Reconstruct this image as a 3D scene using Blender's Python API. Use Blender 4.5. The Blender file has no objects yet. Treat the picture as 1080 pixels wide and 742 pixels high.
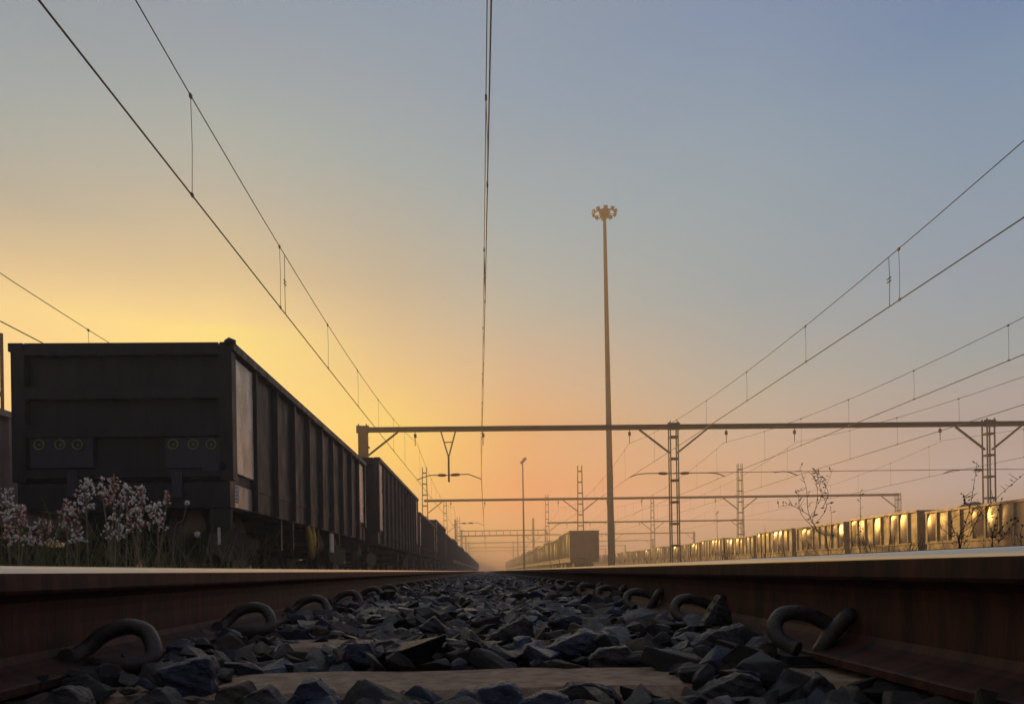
import bpy, bmesh, math, random
from mathutils import Vector, Matrix, noise
random.seed(7)
S = bpy.context.scene
COL = S.collection
PI = math.pi

# ------------------------------------------------------------------ camera
F, W, H = 800.0, 1080.0, 742.0           # focal length and size of the photograph in its pixels
CX, CY = 540.0, 601.6                    # principal point (the picture is a low crop)
ROLL = 0.016
YAW = math.atan(27 / F)
CZ = 0.145
cam = bpy.data.cameras.new('camera'); cam_o = bpy.data.objects.new('camera', cam); COL.objects.link(cam_o)
cam.sensor_width = 36; cam.lens = 36 * F / W
cam.shift_x = 0; cam.shift_y = (CY - H / 2) / W
cam.clip_start = 0.02; cam.clip_end = 3000
cam_o.matrix_world = Matrix.Translation((0, 0, CZ)) @ Matrix.Rotation(-YAW, 4, 'Z') @ Matrix.Rotation(PI / 2, 4, 'X') @ Matrix.Rotation(-ROLL, 4, 'Z')
S.camera = cam_o

def at(px, py, Y):
    """world point seen at pixel (px,py) of the photograph at depth Y along the track"""
    dx, dy = px - CX, py - CY
    dx0, dy0 = dx - ROLL * dy, dy + ROLL * dx
    t = dx0 / F; ta = math.tan(YAW)
    k = 1 - t * ta
    return Vector(((t + ta) / k * Y, Y, CZ - dy0 / F / math.cos(YAW) / k * Y))

# ------------------------------------------------------------------ sky, sun
SUN_EL, SUN_AZ = math.radians(9.0), math.radians(-22.0)     # azimuth from +Y, negative = left
sd = Vector((math.sin(SUN_AZ) * math.cos(SUN_EL), math.cos(SUN_AZ) * math.cos(SUN_EL), math.sin(SUN_EL)))
S.view_settings.view_transform = 'Standard'; S.view_settings.look = 'None'
S.view_settings.exposure = 0.0; S.view_settings.gamma = 1.0
S.cycles.max_bounces = 6; S.cycles.volume_bounces = 2; S.cycles.diffuse_bounces = 3; S.cycles.glossy_bounces = 3
S.cycles.transmission_bounces = 3; S.cycles.transparent_max_bounces = 6
S.cycles.use_denoising = True
try:
    S.cycles.denoising_input_passes = 'RGB_ALBEDO_NORMAL'; S.cycles.denoising_prefilter = 'ACCURATE'
except Exception: pass
S.cycles.sample_clamp_indirect = 4.0

def lin(c):
    return tuple((v / 255 / 12.92 if v / 255 <= .04045 else ((v / 255 + .055) / 1.055) ** 2.4) for v in c) + (1.0,)

w = bpy.data.worlds.new('World'); S.world = w; w.use_nodes = True
n, l = w.node_tree.nodes, w.node_tree.links
n.clear()
def N(t, **k):
    o = n.new(t)
    for a, b in k.items(): setattr(o, a, b)
    return o
def M_(op, a, b=None, c=None):
    m = N('ShaderNodeMath', operation=op)
    for i, v in enumerate((a, b, c)):
        if v is None: continue
        if isinstance(v, (int, float)): m.inputs[i].default_value = v
        else: l.new(v, m.inputs[i])
    return m.outputs[0]
out = N('ShaderNodeOutputWorld'); bg = N('ShaderNodeBackground'); l.new(bg.outputs[0], out.inputs[0])
tc = N('ShaderNodeTexCoord'); sep = N('ShaderNodeSeparateXYZ'); l.new(tc.outputs['Generated'], sep.inputs[0])
X, Y_, Z = sep.outputs
hl = M_('SQRT', M_('ADD', M_('MULTIPLY', X, X), M_('MULTIPLY', Y_, Y_)))
dt = M_('DIVIDE', M_('ADD', M_('MULTIPLY', X, math.sin(SUN_AZ)), M_('MULTIPLY', Y_, math.cos(SUN_AZ))), M_('MAXIMUM', hl, 1e-4))
ang = M_('ARCCOSINE', M_('MINIMUM', M_('MAXIMUM', dt, -1.0), 1.0))
nz = N('ShaderNodeTexNoise'); nz.inputs['Scale'].default_value = 2.2; nz.inputs['Detail'].default_value = 4
mp = N('ShaderNodeMapping'); mp.inputs['Scale'].default_value = (1, 1, 3.5); l.new(tc.outputs['Generated'], mp.inputs[0]); l.new(mp.outputs[0], nz.inputs['Vector'])
Zn = M_('ADD', Z, M_('MULTIPLY', M_('SUBTRACT', nz.outputs['Fac'], 0.5), 0.08))
SKYCOLS = [[-0.5384, [[0.0, [0.7935, 0.6943, 0.3157]], [0.284, [0.7935, 0.6943, 0.3157]], [0.3365, [0.4927, 0.49, 0.3266]], [0.3828, [0.1994, 0.3431, 0.3637]], [0.4357, [0.1299, 0.3423, 0.4152]], [0.4901, [0.1007, 0.3128, 0.4449]], [0.5394, [0.0836, 0.2788, 0.426]], [1.0, [0.2, 0.2, 0.23]]]], [-0.3307, [[0.0, [0.819, 0.7936, 0.2297]], [0.2869, [0.819, 0.7936, 0.2297]], [0.3023, [0.7426, 0.655, 0.2984]], [0.3564, [0.4372, 0.46, 0.3197]], [0.4248, [0.2413, 0.3815, 0.402]], [0.4789, [0.1715, 0.3708, 0.4313]], [0.5316, [0.1224, 0.329, 0.4466]], [0.5775, [0.1008, 0.2891, 0.4527]], [1.0, [0.2, 0.2, 0.23]]]], [-0.1178, [[0.0, [0.942, 0.7317, 0.0595]], [0.1581, [0.942, 0.7317, 0.0595]], [0.1923, [0.9029, 0.7667, 0.1274]], [0.2439, [0.6901, 0.5626, 0.2394]], [0.3033, [0.4647, 0.4548, 0.3218]], [0.3614, [0.2833, 0.3763, 0.3515]], [0.4639, [0.1384, 0.3561, 0.4571]], [0.5435, [0.1308, 0.3207, 0.4654]], [0.597, [0.1, 0.2906, 0.467]], [1.0, [0.2, 0.2, 0.23]]]], [0.046, [[0.0, [1.2119, 0.02, 0.02]], [0.0705, [1.2119, 0.02, 0.02]], [0.1393, [0.7806, 0.2864, 0.1391]], [0.1979, [0.6858, 0.3583, 0.1759]], [0.2443, [0.5257, 0.4039, 0.3058]], [0.3214, [0.2672, 0.4119, 0.4182]], [0.4118, [0.1516, 0.3733, 0.4836]], [0.4832, [0.1332, 0.3351, 0.4756]], [0.5461, [0.1056, 0.3087, 0.4894]], [0.5996, [0.1176, 0.2913, 0.4614]], [1.0, [0.2, 0.2, 0.23]]]], [0.3364, [[0.0, [1.3, 1.0189, 1.3]], [0.0628, [1.3, 1.0189, 1.3]], [0.1065, [0.6775, 0.4691, 0.4247]], [0.185, [0.4284, 0.4636, 0.4556]], [0.2297, [0.2731, 0.4277, 0.455]], [0.3247, [0.1503, 0.3727, 0.49]], [0.432, [0.1616, 0.363, 0.5002]], [0.4948, [0.1442, 0.3376, 0.5033]], [0.5787, [0.096, 0.2682, 0.4869]], [1.0, [0.2, 0.2, 0.23]]]], [0.5694, [[0.0, [0.4307, 0.6933, 1.0321]], [0.0881, [0.4307, 0.6933, 1.0321]], [0.1219, [0.3704, 0.4718, 0.6079]], [0.1698, [0.3094, 0.4207, 0.5204]], [0.2094, [0.1838, 0.4169, 0.5181]], [0.2921, [0.1601, 0.3721, 0.5393]], [0.3898, [0.1283, 0.3288, 0.5165]], [0.4999, [0.0937, 0.2829, 0.4965]], [0.5359, [0.0626, 0.2307, 0.4776]], [1.0, [0.2, 0.2, 0.23]]]]]   #SKY
def ramp(stops, inp):
    r = N('ShaderNodeValToRGB'); e = r.color_ramp.elements
    while len(e) > 1: e.remove(e[0])
    e[0].position, e[0].color = stops[0][0], (*stops[0][1], 1)
    for p, c in stops[1:]: q = e.new(p); q.color = (*c, 1)
    l.new(inp, r.inputs[0]); return r.outputs[0]
def mr(v, a, b, t='LINEAR'):
    m = N('ShaderNodeMapRange', interpolation_type=t)
    l.new(v, m.inputs['Value']); m.inputs['From Min'].default_value = a; m.inputs['From Max'].default_value = b
    return m.outputs[0]
def mix(f, a, b):
    m = N('ShaderNodeMix', data_type='RGBA')
    if isinstance(f, float): m.inputs[0].default_value = f
    else: l.new(f, m.inputs[0])
    l.new(a, m.inputs[6]); l.new(b, m.inputs[7]); return m.outputs[2]
BACK = [(0.0, (.21, .19, .22)), (.3, (.21, .22, .29)), (.6, (.19, .21, .29)), (1.0, (.17, .19, .25))]
az = M_('ARCTAN2', X, Y_)
g = ramp(SKYCOLS[0][1], Zn)
for i in range(1, len(SKYCOLS)):
    g = mix(mr(az, SKYCOLS[i - 1][0], SKYCOLS[i][0]), g, ramp(SKYCOLS[i][1], Zn))
grad = mix(mr(ang, math.radians(58), math.radians(118), 'SMOOTHSTEP'), g, ramp(BACK, Zn))
sky = N('ShaderNodeTexSky', sky_type='NISHITA', sun_disc=False); sky.sun_elevation = SUN_EL; sky.sun_rotation = SUN_AZ
sky.dust_density = 4; sky.air_density = 1.5
sk = N('ShaderNodeVectorMath', operation='SCALE'); sk.inputs['Scale'].default_value = 0.06; l.new(sky.outputs[0], sk.inputs[0])
final = mix(0.06, grad, sk.outputs[0])
l.new(final, bg.inputs[0]); bg.inputs[1].default_value = 1.0

sun = bpy.data.lights.new('sun', 'SUN'); sun.energy = 5.0; sun.angle = math.radians(0.6); sun.color = (1.0, 0.57, 0.14)
so = bpy.data.objects.new('sun', sun); COL.objects.link(so); so.rotation_euler = sd.to_track_quat('Z', 'Y').to_euler()

# ------------------------------------------------------------------ mesh helpers
class MB:
    def __init__(s): s.v = []; s.f = []; s.m = []; s.sm = []
    def add(s, vs, fs, mi=0, smooth=False):
        b = len(s.v); s.v += [tuple(p) for p in vs]
        for f in fs: s.f.append([i + b for i in f]); s.m.append(mi); s.sm.append(smooth)
    def box(s, x0, x1, y0, y1, z0, z1, mi=0):
        vs = [(x, y, z) for x in (x0, x1) for y in (y0, y1) for z in (z0, z1)]
        s.add(vs, [(0, 1, 3, 2), (4, 6, 7, 5), (0, 4, 5, 1), (2, 3, 7, 6), (0, 2, 6, 4), (1, 5, 7, 3)], mi)
    def beam(s, a, b, wx, wy, mi=0, up=Vector((0, 0, 1))):
        a, b = Vector(a), Vector(b); d = (b - a).normalized()
        u = d.cross(up)
        if u.length < 1e-4: u = d.cross(Vector((0, 1, 0)))
        u.normalize(); v = u.cross(d)
        vs = [p + u * i * wx / 2 + v * j * wy / 2 for p in (a, b) for i, j in ((-1, -1), (1, -1), (1, 1), (-1, 1))]
        s.add(vs, [(3, 2, 1, 0), (4, 5, 6, 7), (0, 1, 5, 4), (1, 2, 6, 5), (2, 3, 7, 6), (3, 0, 4, 7)], mi)
    def tube(s, pts, r, k=8, mi=0, smooth=True, cap=True):
        pts = [Vector(p) for p in pts]
        rr = r if isinstance(r, (list, tuple)) else [r] * len(pts)
        ref = None; vs = []; fs = []
        for i, p in enumerate(pts):
            d = (pts[min(i + 1, len(pts) - 1)] - pts[max(i - 1, 0)])
            d = d.normalized() if d.length > 1e-9 else Vector((0, 0, 1))
            if ref is None:
                ref = d.cross(Vector((0, 0, 1)) if abs(d.z) < .9 else Vector((1, 0, 0))).normalized()
            ref = (ref - d * ref.dot(d)).normalized(); b2 = d.cross(ref)
            for j in range(k):
                a = 2 * PI * j / k
                vs.append(p + (ref * math.cos(a) + b2 * math.sin(a)) * rr[i])
        for i in range(len(pts) - 1):
            for j in range(k):
                fs.append((i * k + j, i * k + (j + 1) % k, (i + 1) * k + (j + 1) % k, (i + 1) * k + j))
        s.add(vs, fs, mi, smooth)
        if cap:
            b = len(s.v) - len(vs)
            s.f.append([b + j for j in range(k)][::-1]); s.m.append(mi); s.sm.append(False)
            e = b + (len(pts) - 1) * k
            s.f.append([e + j for j in range(k)]); s.m.append(mi); s.sm.append(False)
    def ico(s, c, r, mi=0, sq=(1, 1, 1), rot=None):
        t = (1 + 5 ** .5) / 2
        V = [Vector(p).normalized() for p in ((-1, t, 0), (1, t, 0), (-1, -t, 0), (1, -t, 0), (0, -1, t), (0, 1, t), (0, -1, -t), (0, 1, -t), (t, 0, -1), (t, 0, 1), (-t, 0, -1), (-t, 0, 1))]
        Fc = [(0, 11, 5), (0, 5, 1), (0, 1, 7), (0, 7, 10), (0, 10, 11), (1, 5, 9), (5, 11, 4), (11, 10, 2), (10, 7, 6), (7, 1, 8), (3, 9, 4), (3, 4, 2), (3, 2, 6), (3, 6, 8), (3, 8, 9), (4, 9, 5), (2, 4, 11), (6, 2, 10), (8, 6, 7), (9, 8, 1)]
        c = Vector(c); vs = []
        for p in V:
            q = Vector((p.x * sq[0], p.y * sq[1], p.z * sq[2])) * r
            if rot: q = rot @ q
            vs.append(c + q)
        s.add(vs, Fc, mi, True)
    def mesh(s, name, mats):
        me = bpy.data.meshes.new(name); me.from_pydata(s.v, [], s.f)
        for m in (mats if isinstance(mats, (list, tuple)) else [mats]): me.materials.append(m)
        me.polygons.foreach_set('material_index', s.m); me.polygons.foreach_set('use_smooth', s.sm)
        me.update(); return me
    def build(s, name, mats, parent=None, loc=None):
        o = bpy.data.objects.new(name, s.mesh(name, mats)); COL.objects.link(o)
        if parent: o.parent = parent
        if loc is not None: o.location = loc
        return o

def empty(name, loc=(0, 0, 0), rz=0):
    o = bpy.data.objects.new(name, None); COL.objects.link(o); o.location = loc; o.rotation_euler.z = rz
    o.empty_display_size = .1; return o
def tag(o, label=None, cat=None, group=None, kind=None):
    if label: o['label'] = label
    if cat: o['category'] = cat
    if group: o['group'] = group
    if kind: o['kind'] = kind
    return o
def copy_tree(o, parent=None):
    c = o.copy(); COL.objects.link(c); c.parent = parent
    for ch in list(o.children): copy_tree(ch, c)
    return c
ORD = 'first second third fourth fifth sixth seventh eighth ninth tenth eleventh twelfth thirteenth fourteenth fifteenth sixteenth seventeenth eighteenth nineteenth twentieth'.split()

# ------------------------------------------------------------------ materials
def mat(name, col, rough=.7, metal=0, var=.25, scale=6, bump=0, bscale=60, spec=.5, col2=None, stretch=(1, 1, 1), detail=6, thr=(.35, .65), rvar=0, trans=0, bdist=None):
    m = bpy.data.materials.new(name); m.use_nodes = True
    nt = m.node_tree; b = nt.nodes['Principled BSDF']
    b.inputs['Roughness'].default_value = rough; b.inputs['Metallic'].default_value = metal
    b.inputs['Specular IOR Level'].default_value = spec
    
    tcn = nt.nodes.new('ShaderNodeTexCoord'); mpn = nt.nodes.new('ShaderNodeMapping'); mpn.inputs['Scale'].default_value = stretch
    nt.links.new(tcn.outputs['Object'], mpn.inputs[0])
    tn = nt.nodes.new('ShaderNodeTexNoise'); tn.inputs['Scale'].default_value = scale; tn.inputs['Detail'].default_value = detail; tn.inputs['Roughness'].default_value = .65
    nt.links.new(mpn.outputs[0], tn.inputs['Vector'])
    r = nt.nodes.new('ShaderNodeValToRGB'); e = r.color_ramp.elements
    c2 = col2 or tuple(v * (1 + var) for v in col); c1 = col if col2 else tuple(v * (1 - var) for v in col)
    e[0].position, e[1].position = thr; e[0].color = (*c1, 1); e[1].color = (*c2, 1)
    nt.links.new(tn.outputs['Fac'], r.inputs[0]); nt.links.new(r.outputs[0], b.inputs['Base Color'])
    if rvar:
        mrn = nt.nodes.new('ShaderNodeMapRange'); mrn.inputs['To Min'].default_value = max(.05, rough - rvar); mrn.inputs['To Max'].default_value = min(1, rough + rvar)
        t3 = nt.nodes.new('ShaderNodeTexNoise'); t3.inputs['Scale'].default_value = scale * 1.7; t3.inputs['Detail'].default_value = 5
        nt.links.new(mpn.outputs[0], t3.inputs['Vector']); nt.links.new(t3.outputs['Fac'], mrn.inputs['Value']); mrn.inputs['From Min'].default_value = .3; mrn.inputs['From Max'].default_value = .7
        nt.links.new(mrn.outputs[0], b.inputs['Roughness'])
    if bump:
        t2 = nt.nodes.new('ShaderNodeTexNoise'); t2.inputs['Scale'].default_value = bscale; t2.inputs['Detail'].default_value = 8; t2.inputs['Roughness'].default_value = .7
        nt.links.new(mpn.outputs[0], t2.inputs['Vector'])
        bn = nt.nodes.new('ShaderNodeBump'); bn.inputs['Strength'].default_value = bump; bn.inputs['Distance'].default_value = bdist or (.003 if bscale > 20 else .02)
        nt.links.new(t2.outputs['Fac'], bn.inputs['Height']); nt.links.new(bn.outputs[0], b.inputs['Normal'])
    if trans:
        tr = nt.nodes.new('ShaderNodeBsdfTranslucent'); nt.links.new(r.outputs[0], tr.inputs[0]); mx = nt.nodes.new('ShaderNodeMixShader'); mx.inputs[0].default_value = trans
        nt.links.new(b.outputs[0], mx.inputs[1]); nt.links.new(tr.outputs[0], mx.inputs[2]); nt.links.new(mx.outputs[0], nt.nodes['Material Output'].inputs[0])
    return m
M = {}
M['ballast_bed'] = mat('ballast_bed', (.012, .011, .010), .9, bump=1, bscale=40)
M['ground'] = mat('dry_ground', (.05, .042, .03), .95, scale=.8, col2=(.09, .075, .045), bump=.8, bscale=12)
M['st_grey'] = mat('grey_stone', (.018, .018, .019), .5, scale=30, col2=(.08, .078, .082), bump=1.0, bscale=130, stretch=(1, 1, 2.2), rvar=.15)
M['st_blue_sheen'] = mat('blue_sheen_stone', (.006, .010, .024), .33, scale=45, col2=(.022, .034, .085), bump=.8, bscale=150, stretch=(1, 1, 3), rvar=.12)  # dark blue-grey rock with bluish sky reflection mixed into its colour
M['st_brown'] = mat('brown_stone', (.034, .020, .015), .7, scale=40, col2=(.06, .047, .036), bump=1.0, bscale=120)
M['st_dark'] = mat('dark_stone', (.007, .007, .009), .42, scale=40, col2=(.026, .026, .030), bump=1.0, bscale=140, stretch=(2, 1, 1), rvar=.15)
M['rail_rust'] = mat('rusty_rail_steel', (.014, .0042, .0036), .6, scale=11, thr=(.38, .66), col2=(.074, .020, .012), bump=.35, bscale=90, stretch=(1, 3, .45), spec=.3)
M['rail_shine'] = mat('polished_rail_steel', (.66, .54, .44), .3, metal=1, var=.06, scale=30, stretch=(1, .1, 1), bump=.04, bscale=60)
M['clip'] = mat('rusty_clip_steel', (.014, .011, .011), .36, scale=60, col2=(.034, .024, .020), bump=.8, bscale=160, rvar=.12)
M['concrete'] = mat('weathered_concrete', (.18, .12, .08), .9, scale=30, col2=(.38, .27, .18), bump=.9, bscale=150)
M['wagon'] = mat('dark_wagon_paint', (.004, .006, .012), .5, scale=3.5, spec=.3, col2=(.020, .021, .030), bump=.6, bscale=3.5, stretch=(1.6, 1, .35), rvar=.16, bdist=.014, detail=9, thr=(.38, .72))
M['wagon_worn_sheen'] = mat('worn_wagon_steel_pale_sheen', (.30, .28, .27), .32, scale=3.2, col2=(.72, .68, .66), bump=.3, bscale=12, stretch=(1, 1, .4), rvar=.14, metal=.6)  # worn steel, paled further to paint in the sky's reflection
M['wagon_b'] = mat('brown_wagon_paint', (.060, .030, .018), .28, scale=1.6, col2=(.17, .092, .045), metal=.3, spec=1.0, bump=.5, bscale=2.2, stretch=(1, 1, .5), rvar=.07, bdist=.012)
M['wagon_c'] = mat('grey_wagon_paint', (.03, .026, .024), .35, scale=1.5, col2=(.09, .078, .07), bump=.12, bscale=8, stretch=(1, 1, .4), rvar=.12)
M['under'] = mat('black_running_gear', (.007, .006, .006), .75, var=.4, scale=8, bump=.3, bscale=30)
M['wheel'] = mat('wheel_steel', (.05, .04, .035), .5, scale=10, metal=.5)
M['yellow'] = mat('yellow_paint', (.42, .27, .03), .6, var=.3, scale=14)
M['white'] = mat('dirty_white_paint', (.55, .53, .5), .6, var=.15, scale=20)
M['ring'] = mat('yellow_green_reflector', (.14, .19, .02), .4, var=.2, scale=30)
M['plate'] = mat('blue_grey_plate', (.012, .017, .036), .5, var=.25, scale=9)
M['blue'] = mat('blue_label', (.06, .12, .45), .5, var=.1)
M['pink_wagon'] = mat('lit_pink_wagon_paint', (.22, .15, .135), .6, scale=2, col2=(.34, .24, .22), bump=.2, bscale=20)  # paler pink stands in for sky light on this wagon side
M['coal'] = mat('coal', (.02, .019, .018), .7, var=.5, scale=12, bump=1, bscale=9)
M['steel'] = mat('galvanised_olive_steel', (.022, .025, .015), .7, scale=3, col2=(.042, .044, .028), bump=.1)
M['wire'] = mat('weathered_copper_wire', (.045, .042, .035), .6, var=.2)
M['insul'] = mat('brown_porcelain', (.05, .03, .02), .3, var=.2)
M['mast'] = mat('grey_mast_steel', (.03, .038, .038), .85, scale=2, var=.2)
M['flood'] = mat('floodlight_casing', (.02, .02, .02), .5, var=.2)
M['grass'] = mat('green_grass', (.08, .13, .03), .6, scale=9, col2=(.20, .25, .08), trans=.35)
M['dry'] = mat('dry_stalk', (.14, .11, .07), .8, scale=9, col2=(.30, .25, .17))
M['twig'] = mat('dark_twig', (.02, .014, .012), .8, var=.4, scale=20)
M['leaf'] = mat('dark_green_leaf', (.02, .035, .015), .6, scale=14, col2=(.05, .07, .03))
M['fl_white'] = mat('white_fluff', (.95, .92, .88), .8, var=.04, scale=30, trans=.45)
M['fl_pink'] = mat('pink_fluff', (.84, .46, .42), .8, scale=40, col2=(.95, .76, .70), trans=.45)

# ------------------------------------------------------------------ ground
RT = 0.16                                   # rail top; sleeper tops at z = 0
_c = at(967, 537.5, 38.8)
TR = {'own': -0.0365, 'left': -4.39, 'farleft': -8.95, 'mid': at(616, 559, 67).x, 'd': 12.75, 'e': 16.6, 'f': 20.3, 'right': _c.x + 1.32}
def sheet(x0, x1, y0, y1, z, nx, ny, amp, sc, name, m, kind='structure', zf=None):
    mb = MB(); vs = []; fs = []
    for j in range(ny + 1):
        for i in range(nx + 1):
            x = x0 + (x1 - x0) * i / nx; y = y0 + (y1 - y0) * (j / ny) ** 1.6 if y0 > -3 else y0 + (y1 - y0) * j / ny
            vs.append((x, y, (zf(x, y) if zf else z) + amp * noise.noise(Vector((x * sc, y * sc, 3.1)))))
    for j in range(ny):
        for i in range(nx):
            a = j * (nx + 1) + i; fs.append((a, a + 1, a + nx + 2, a + nx + 1))
    mb.add(vs, fs, 0, True)
    return tag(mb.build(name, m), kind=kind)
sheet(-300, 300, -60, 600, -0.30, 60, 60, .05, .35, 'ground', M['ground'], zf=lambda x, y: -.30 + 2.6 * min(1, max(0, (-11 - x) / 9)))  # far left rise is an added bank, blocking bright sky under the wagons
def bed(xc):
    def f(x, y):
        d = abs(x - xc)
        return -0.055 if d < 1.15 else -0.055 - (d - 1.15) * .42
    return f
sheet(-2.1, 2.03, -2, 420, 0, 24, 260, .018, 6, 'ballast_bed', M['ballast_bed'], zf=bed(-.0365))
for k in TR:
    if k != 'own':
        xc = TR[k]; sheet(xc - 1.9, xc + 1.9, -20, 420, 0, 10, 60, .015, 3, 'ballast_bed', M['ballast_bed'], zf=bed(xc))

# ------------------------------------------------------------------ rails
def rail_profile():
    hw, R = .0345, .011
    pts = []
    def arc(cx, cz, a0, a1, r, k):
        return [(cx + r * math.cos(a0 + (a1 - a0) * i / k), cz + r * math.sin(a0 + (a1 - a0) * i / k)) for i in range(k + 1)]
    half = [(0, 0.0015)] + [(-.018, .0010)] + arc(-hw + R, -R, PI / 2, PI, R, 7)     # crown, then gauge corner
    half += [(-hw - .0005, -.030), (-hw + .002, -.0345), (-.017, -.040), (-.0105, -.046), (-.0085, -.06), (-.008, -.08), (-.0095, -.112), (-.014, -.122), (-.024, -.1275), (-.0605, -.1385), (-.0635, -.1405), (-.0635, -.150), (0, -.150)]
    return half
def make_rail(gx, side, label, y0=-2, y1=420, wob=True):
    """gx: gauge face x; side=-1 left rail, +1 right rail"""
    half = rail_profile(); full = half[:-1] + [(-x, z) for x, z in half[:0:-1]]
    hw = .0345; cx = gx + side * hw
    ys = [y0 + (y1 - y0) * (i / 90) ** 2.2 for i in range(91)]
    mb = MB(); vs = []; fs = []; k = len(full)
    for y in ys:
        for x, z in full:
            vs.append((cx + x, y, RT + z))
    shine = []
    for j in range(len(ys) - 1):
        for i in range(k):
            a, b = i, (i + 1) % k
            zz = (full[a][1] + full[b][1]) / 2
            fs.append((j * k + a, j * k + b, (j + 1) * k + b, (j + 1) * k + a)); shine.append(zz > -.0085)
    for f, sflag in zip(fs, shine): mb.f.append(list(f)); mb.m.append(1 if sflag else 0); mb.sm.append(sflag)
    mb.v = vs
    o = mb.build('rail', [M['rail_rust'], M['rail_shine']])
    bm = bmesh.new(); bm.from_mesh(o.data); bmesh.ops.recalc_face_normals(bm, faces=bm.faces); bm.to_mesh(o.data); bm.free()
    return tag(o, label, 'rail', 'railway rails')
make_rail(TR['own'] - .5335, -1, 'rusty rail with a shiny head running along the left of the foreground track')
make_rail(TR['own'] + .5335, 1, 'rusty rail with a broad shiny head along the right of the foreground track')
NM = {'left': 'under the dark wagons on the left', 'farleft': 'of the far left track behind the dark train', 'mid': 'under the hazy wagons in the middle distance', 'right': 'under the sunlit wagons on the right'}
for k, t in NM.items():
    make_rail(TR[k] - .5335, -1, 'left-hand rusty rail ' + t); make_rail(TR[k] + .5335, 1, 'right-hand rusty rail ' + t)

# ------------------------------------------------------------------ sleepers and clips
SP0, SPD = 1.09, .585
slm = MB(); 
prof = [(-.125, -.20), (-.105, -.012), (-.092, 0), (.092, 0), (.105, -.012), (.125, -.20)]
xs = [-1.05 + 2.1 * i / 24 for i in range(25)]
vs = [(x, y + .003 * noise.noise(Vector((x * 9, y * 20, z * 5))), z + .003 * noise.noise(Vector((x * 7, y * 30, 9)))) for x in xs for y, z in prof]
fs = [(i * 6 + j, i * 6 + j + 1, (i + 1) * 6 + j + 1, (i + 1) * 6 + j) for i in range(24) for j in range(5)] + [tuple(range(6)), tuple(range(144, 150))[::-1]]
slm.add([(x, y - .06, z) for x, y, z in vs], fs); slmesh = slm.mesh('sleeper', M['concrete'])
for i in range(-1, 66):
    o = bpy.data.objects.new('sleeper', slmesh); COL.objects.link(o); o.location = (TR['own'], SP0 + SPD * i, 0)
    lab = {-1: 'concrete sleeper just under the bottom edge of the picture', 0: 'nearest concrete sleeper crossing the bottom of the picture, its tan face clear of stones', 1: 'second concrete sleeper mostly buried in the ballast', 2: 'third concrete sleeper with a sliver of tan concrete showing'}.get(i, 'concrete sleeper buried in ballast farther along the track' if i >= 12 else f'{ORD[i]} concrete sleeper from the camera, buried under ballast')
    tag(o, lab, 'sleeper', 'concrete sleepers under the foreground track')

def spline(pts, k=6):
    P = [Vector(p) for p in pts]; out = []
    for i in range(len(P) - 1):
        p0, p1, p2, p3 = P[max(i - 1, 0)], P[i], P[i + 1], P[min(i + 2, len(P) - 1)]
        for j in range(k):
            t = j / k
            out.append(.5 * ((2 * p1) + (-p0 + p2) * t + (2 * p0 - 5 * p1 + 4 * p2 - p3) * t * t + (-p0 + 3 * p1 - 3 * p2 + p3) * t ** 3))
    out.append(P[-1]); return out
q = .001375       # one photo pixel at the first sleeper
def clip_left():
    mb = MB()   # origin (120,685)px ; x right, z up, y depth
    p = [(-37, -22, -4), (-37, -8, -5), (-30, 6, 2), (-14, 12, 16), (8, 14, 23), (28, 10, 18), (39, 2, 4), (41, -6, -8), (32, -12, -14), (12, -14, -15), (-8, -12, -15), (-22, 0, -15)]
    mb.tube(spline([(a * q, b * q, c * q) for a, b, c in p]), .0115, 14)
    sh = MB(); sh.box(-.030, .040, -.004, .040, -.036, -.0215); sh.box(-.052, .022, -.018, .03, -.05, -.034)
    return mb, sh
def clip_right():
    mb = MB()   # origin (855,675)px
    p = [(-22, -20, -7), (-27, -14, -4), (-36, -6, 3), (-38, 2, 15), (-28, 8, 27), (-8, 12, 29), (14, 14, 22), (26, 10, 10), (8, -2, -12), (16, -10, 4), (28, -16, 22), (37, -16, 27), (44, -8, 20), (44, 4, 2), (38, 12, -14)]
    mb.tube(spline([(a * q, b * q, c * q) for a, b, c in p]), .0112, 14)
    sh = MB(); sh.box(-.040, .048, -.012, .035, -.040, -.0215); sh.box(-.03, .052, -.022, .03, -.05, -.034)
    return mb, sh
for side, fn, base in ((-1, clip_left, at(120, 685, SP0)), (1, clip_right, at(855, 675, SP0))):
    mb, sh = fn(); m1 = mb.mesh('clip', M['clip']); m2 = sh.mesh('clip_shoulder', M['under'])
    nm = 'left' if side < 0 else 'right'
    for i in range(0, 26):
        r = empty('rail_clip', (base.x, SP0 + SPD * i, base.z))
        if i: r.rotation_euler = (random.uniform(-.08, .08), random.uniform(-.06, .06), random.uniform(-.12, .12))
        a = bpy.data.objects.new('spring_bar', m1); b = bpy.data.objects.new('shoulder', m2)
        for o in (a, b): COL.objects.link(o); o.parent = r
        if i < 12: lab = f'{ORD[i]} rusty looped rail clip from the camera at the foot of the {nm} rail'
        else: lab = f'small distant looped rail clip at the foot of the {nm} rail'
        if i == 0: lab = ('nearest rusty clip, an open hoop lying against the left rail beside a blue stone' if side < 0 else 'nearest rusty clip, a double curl of bar standing against the right rail')
        tag(r, lab, 'rail clip', f'clips along the {nm} rail')

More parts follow.
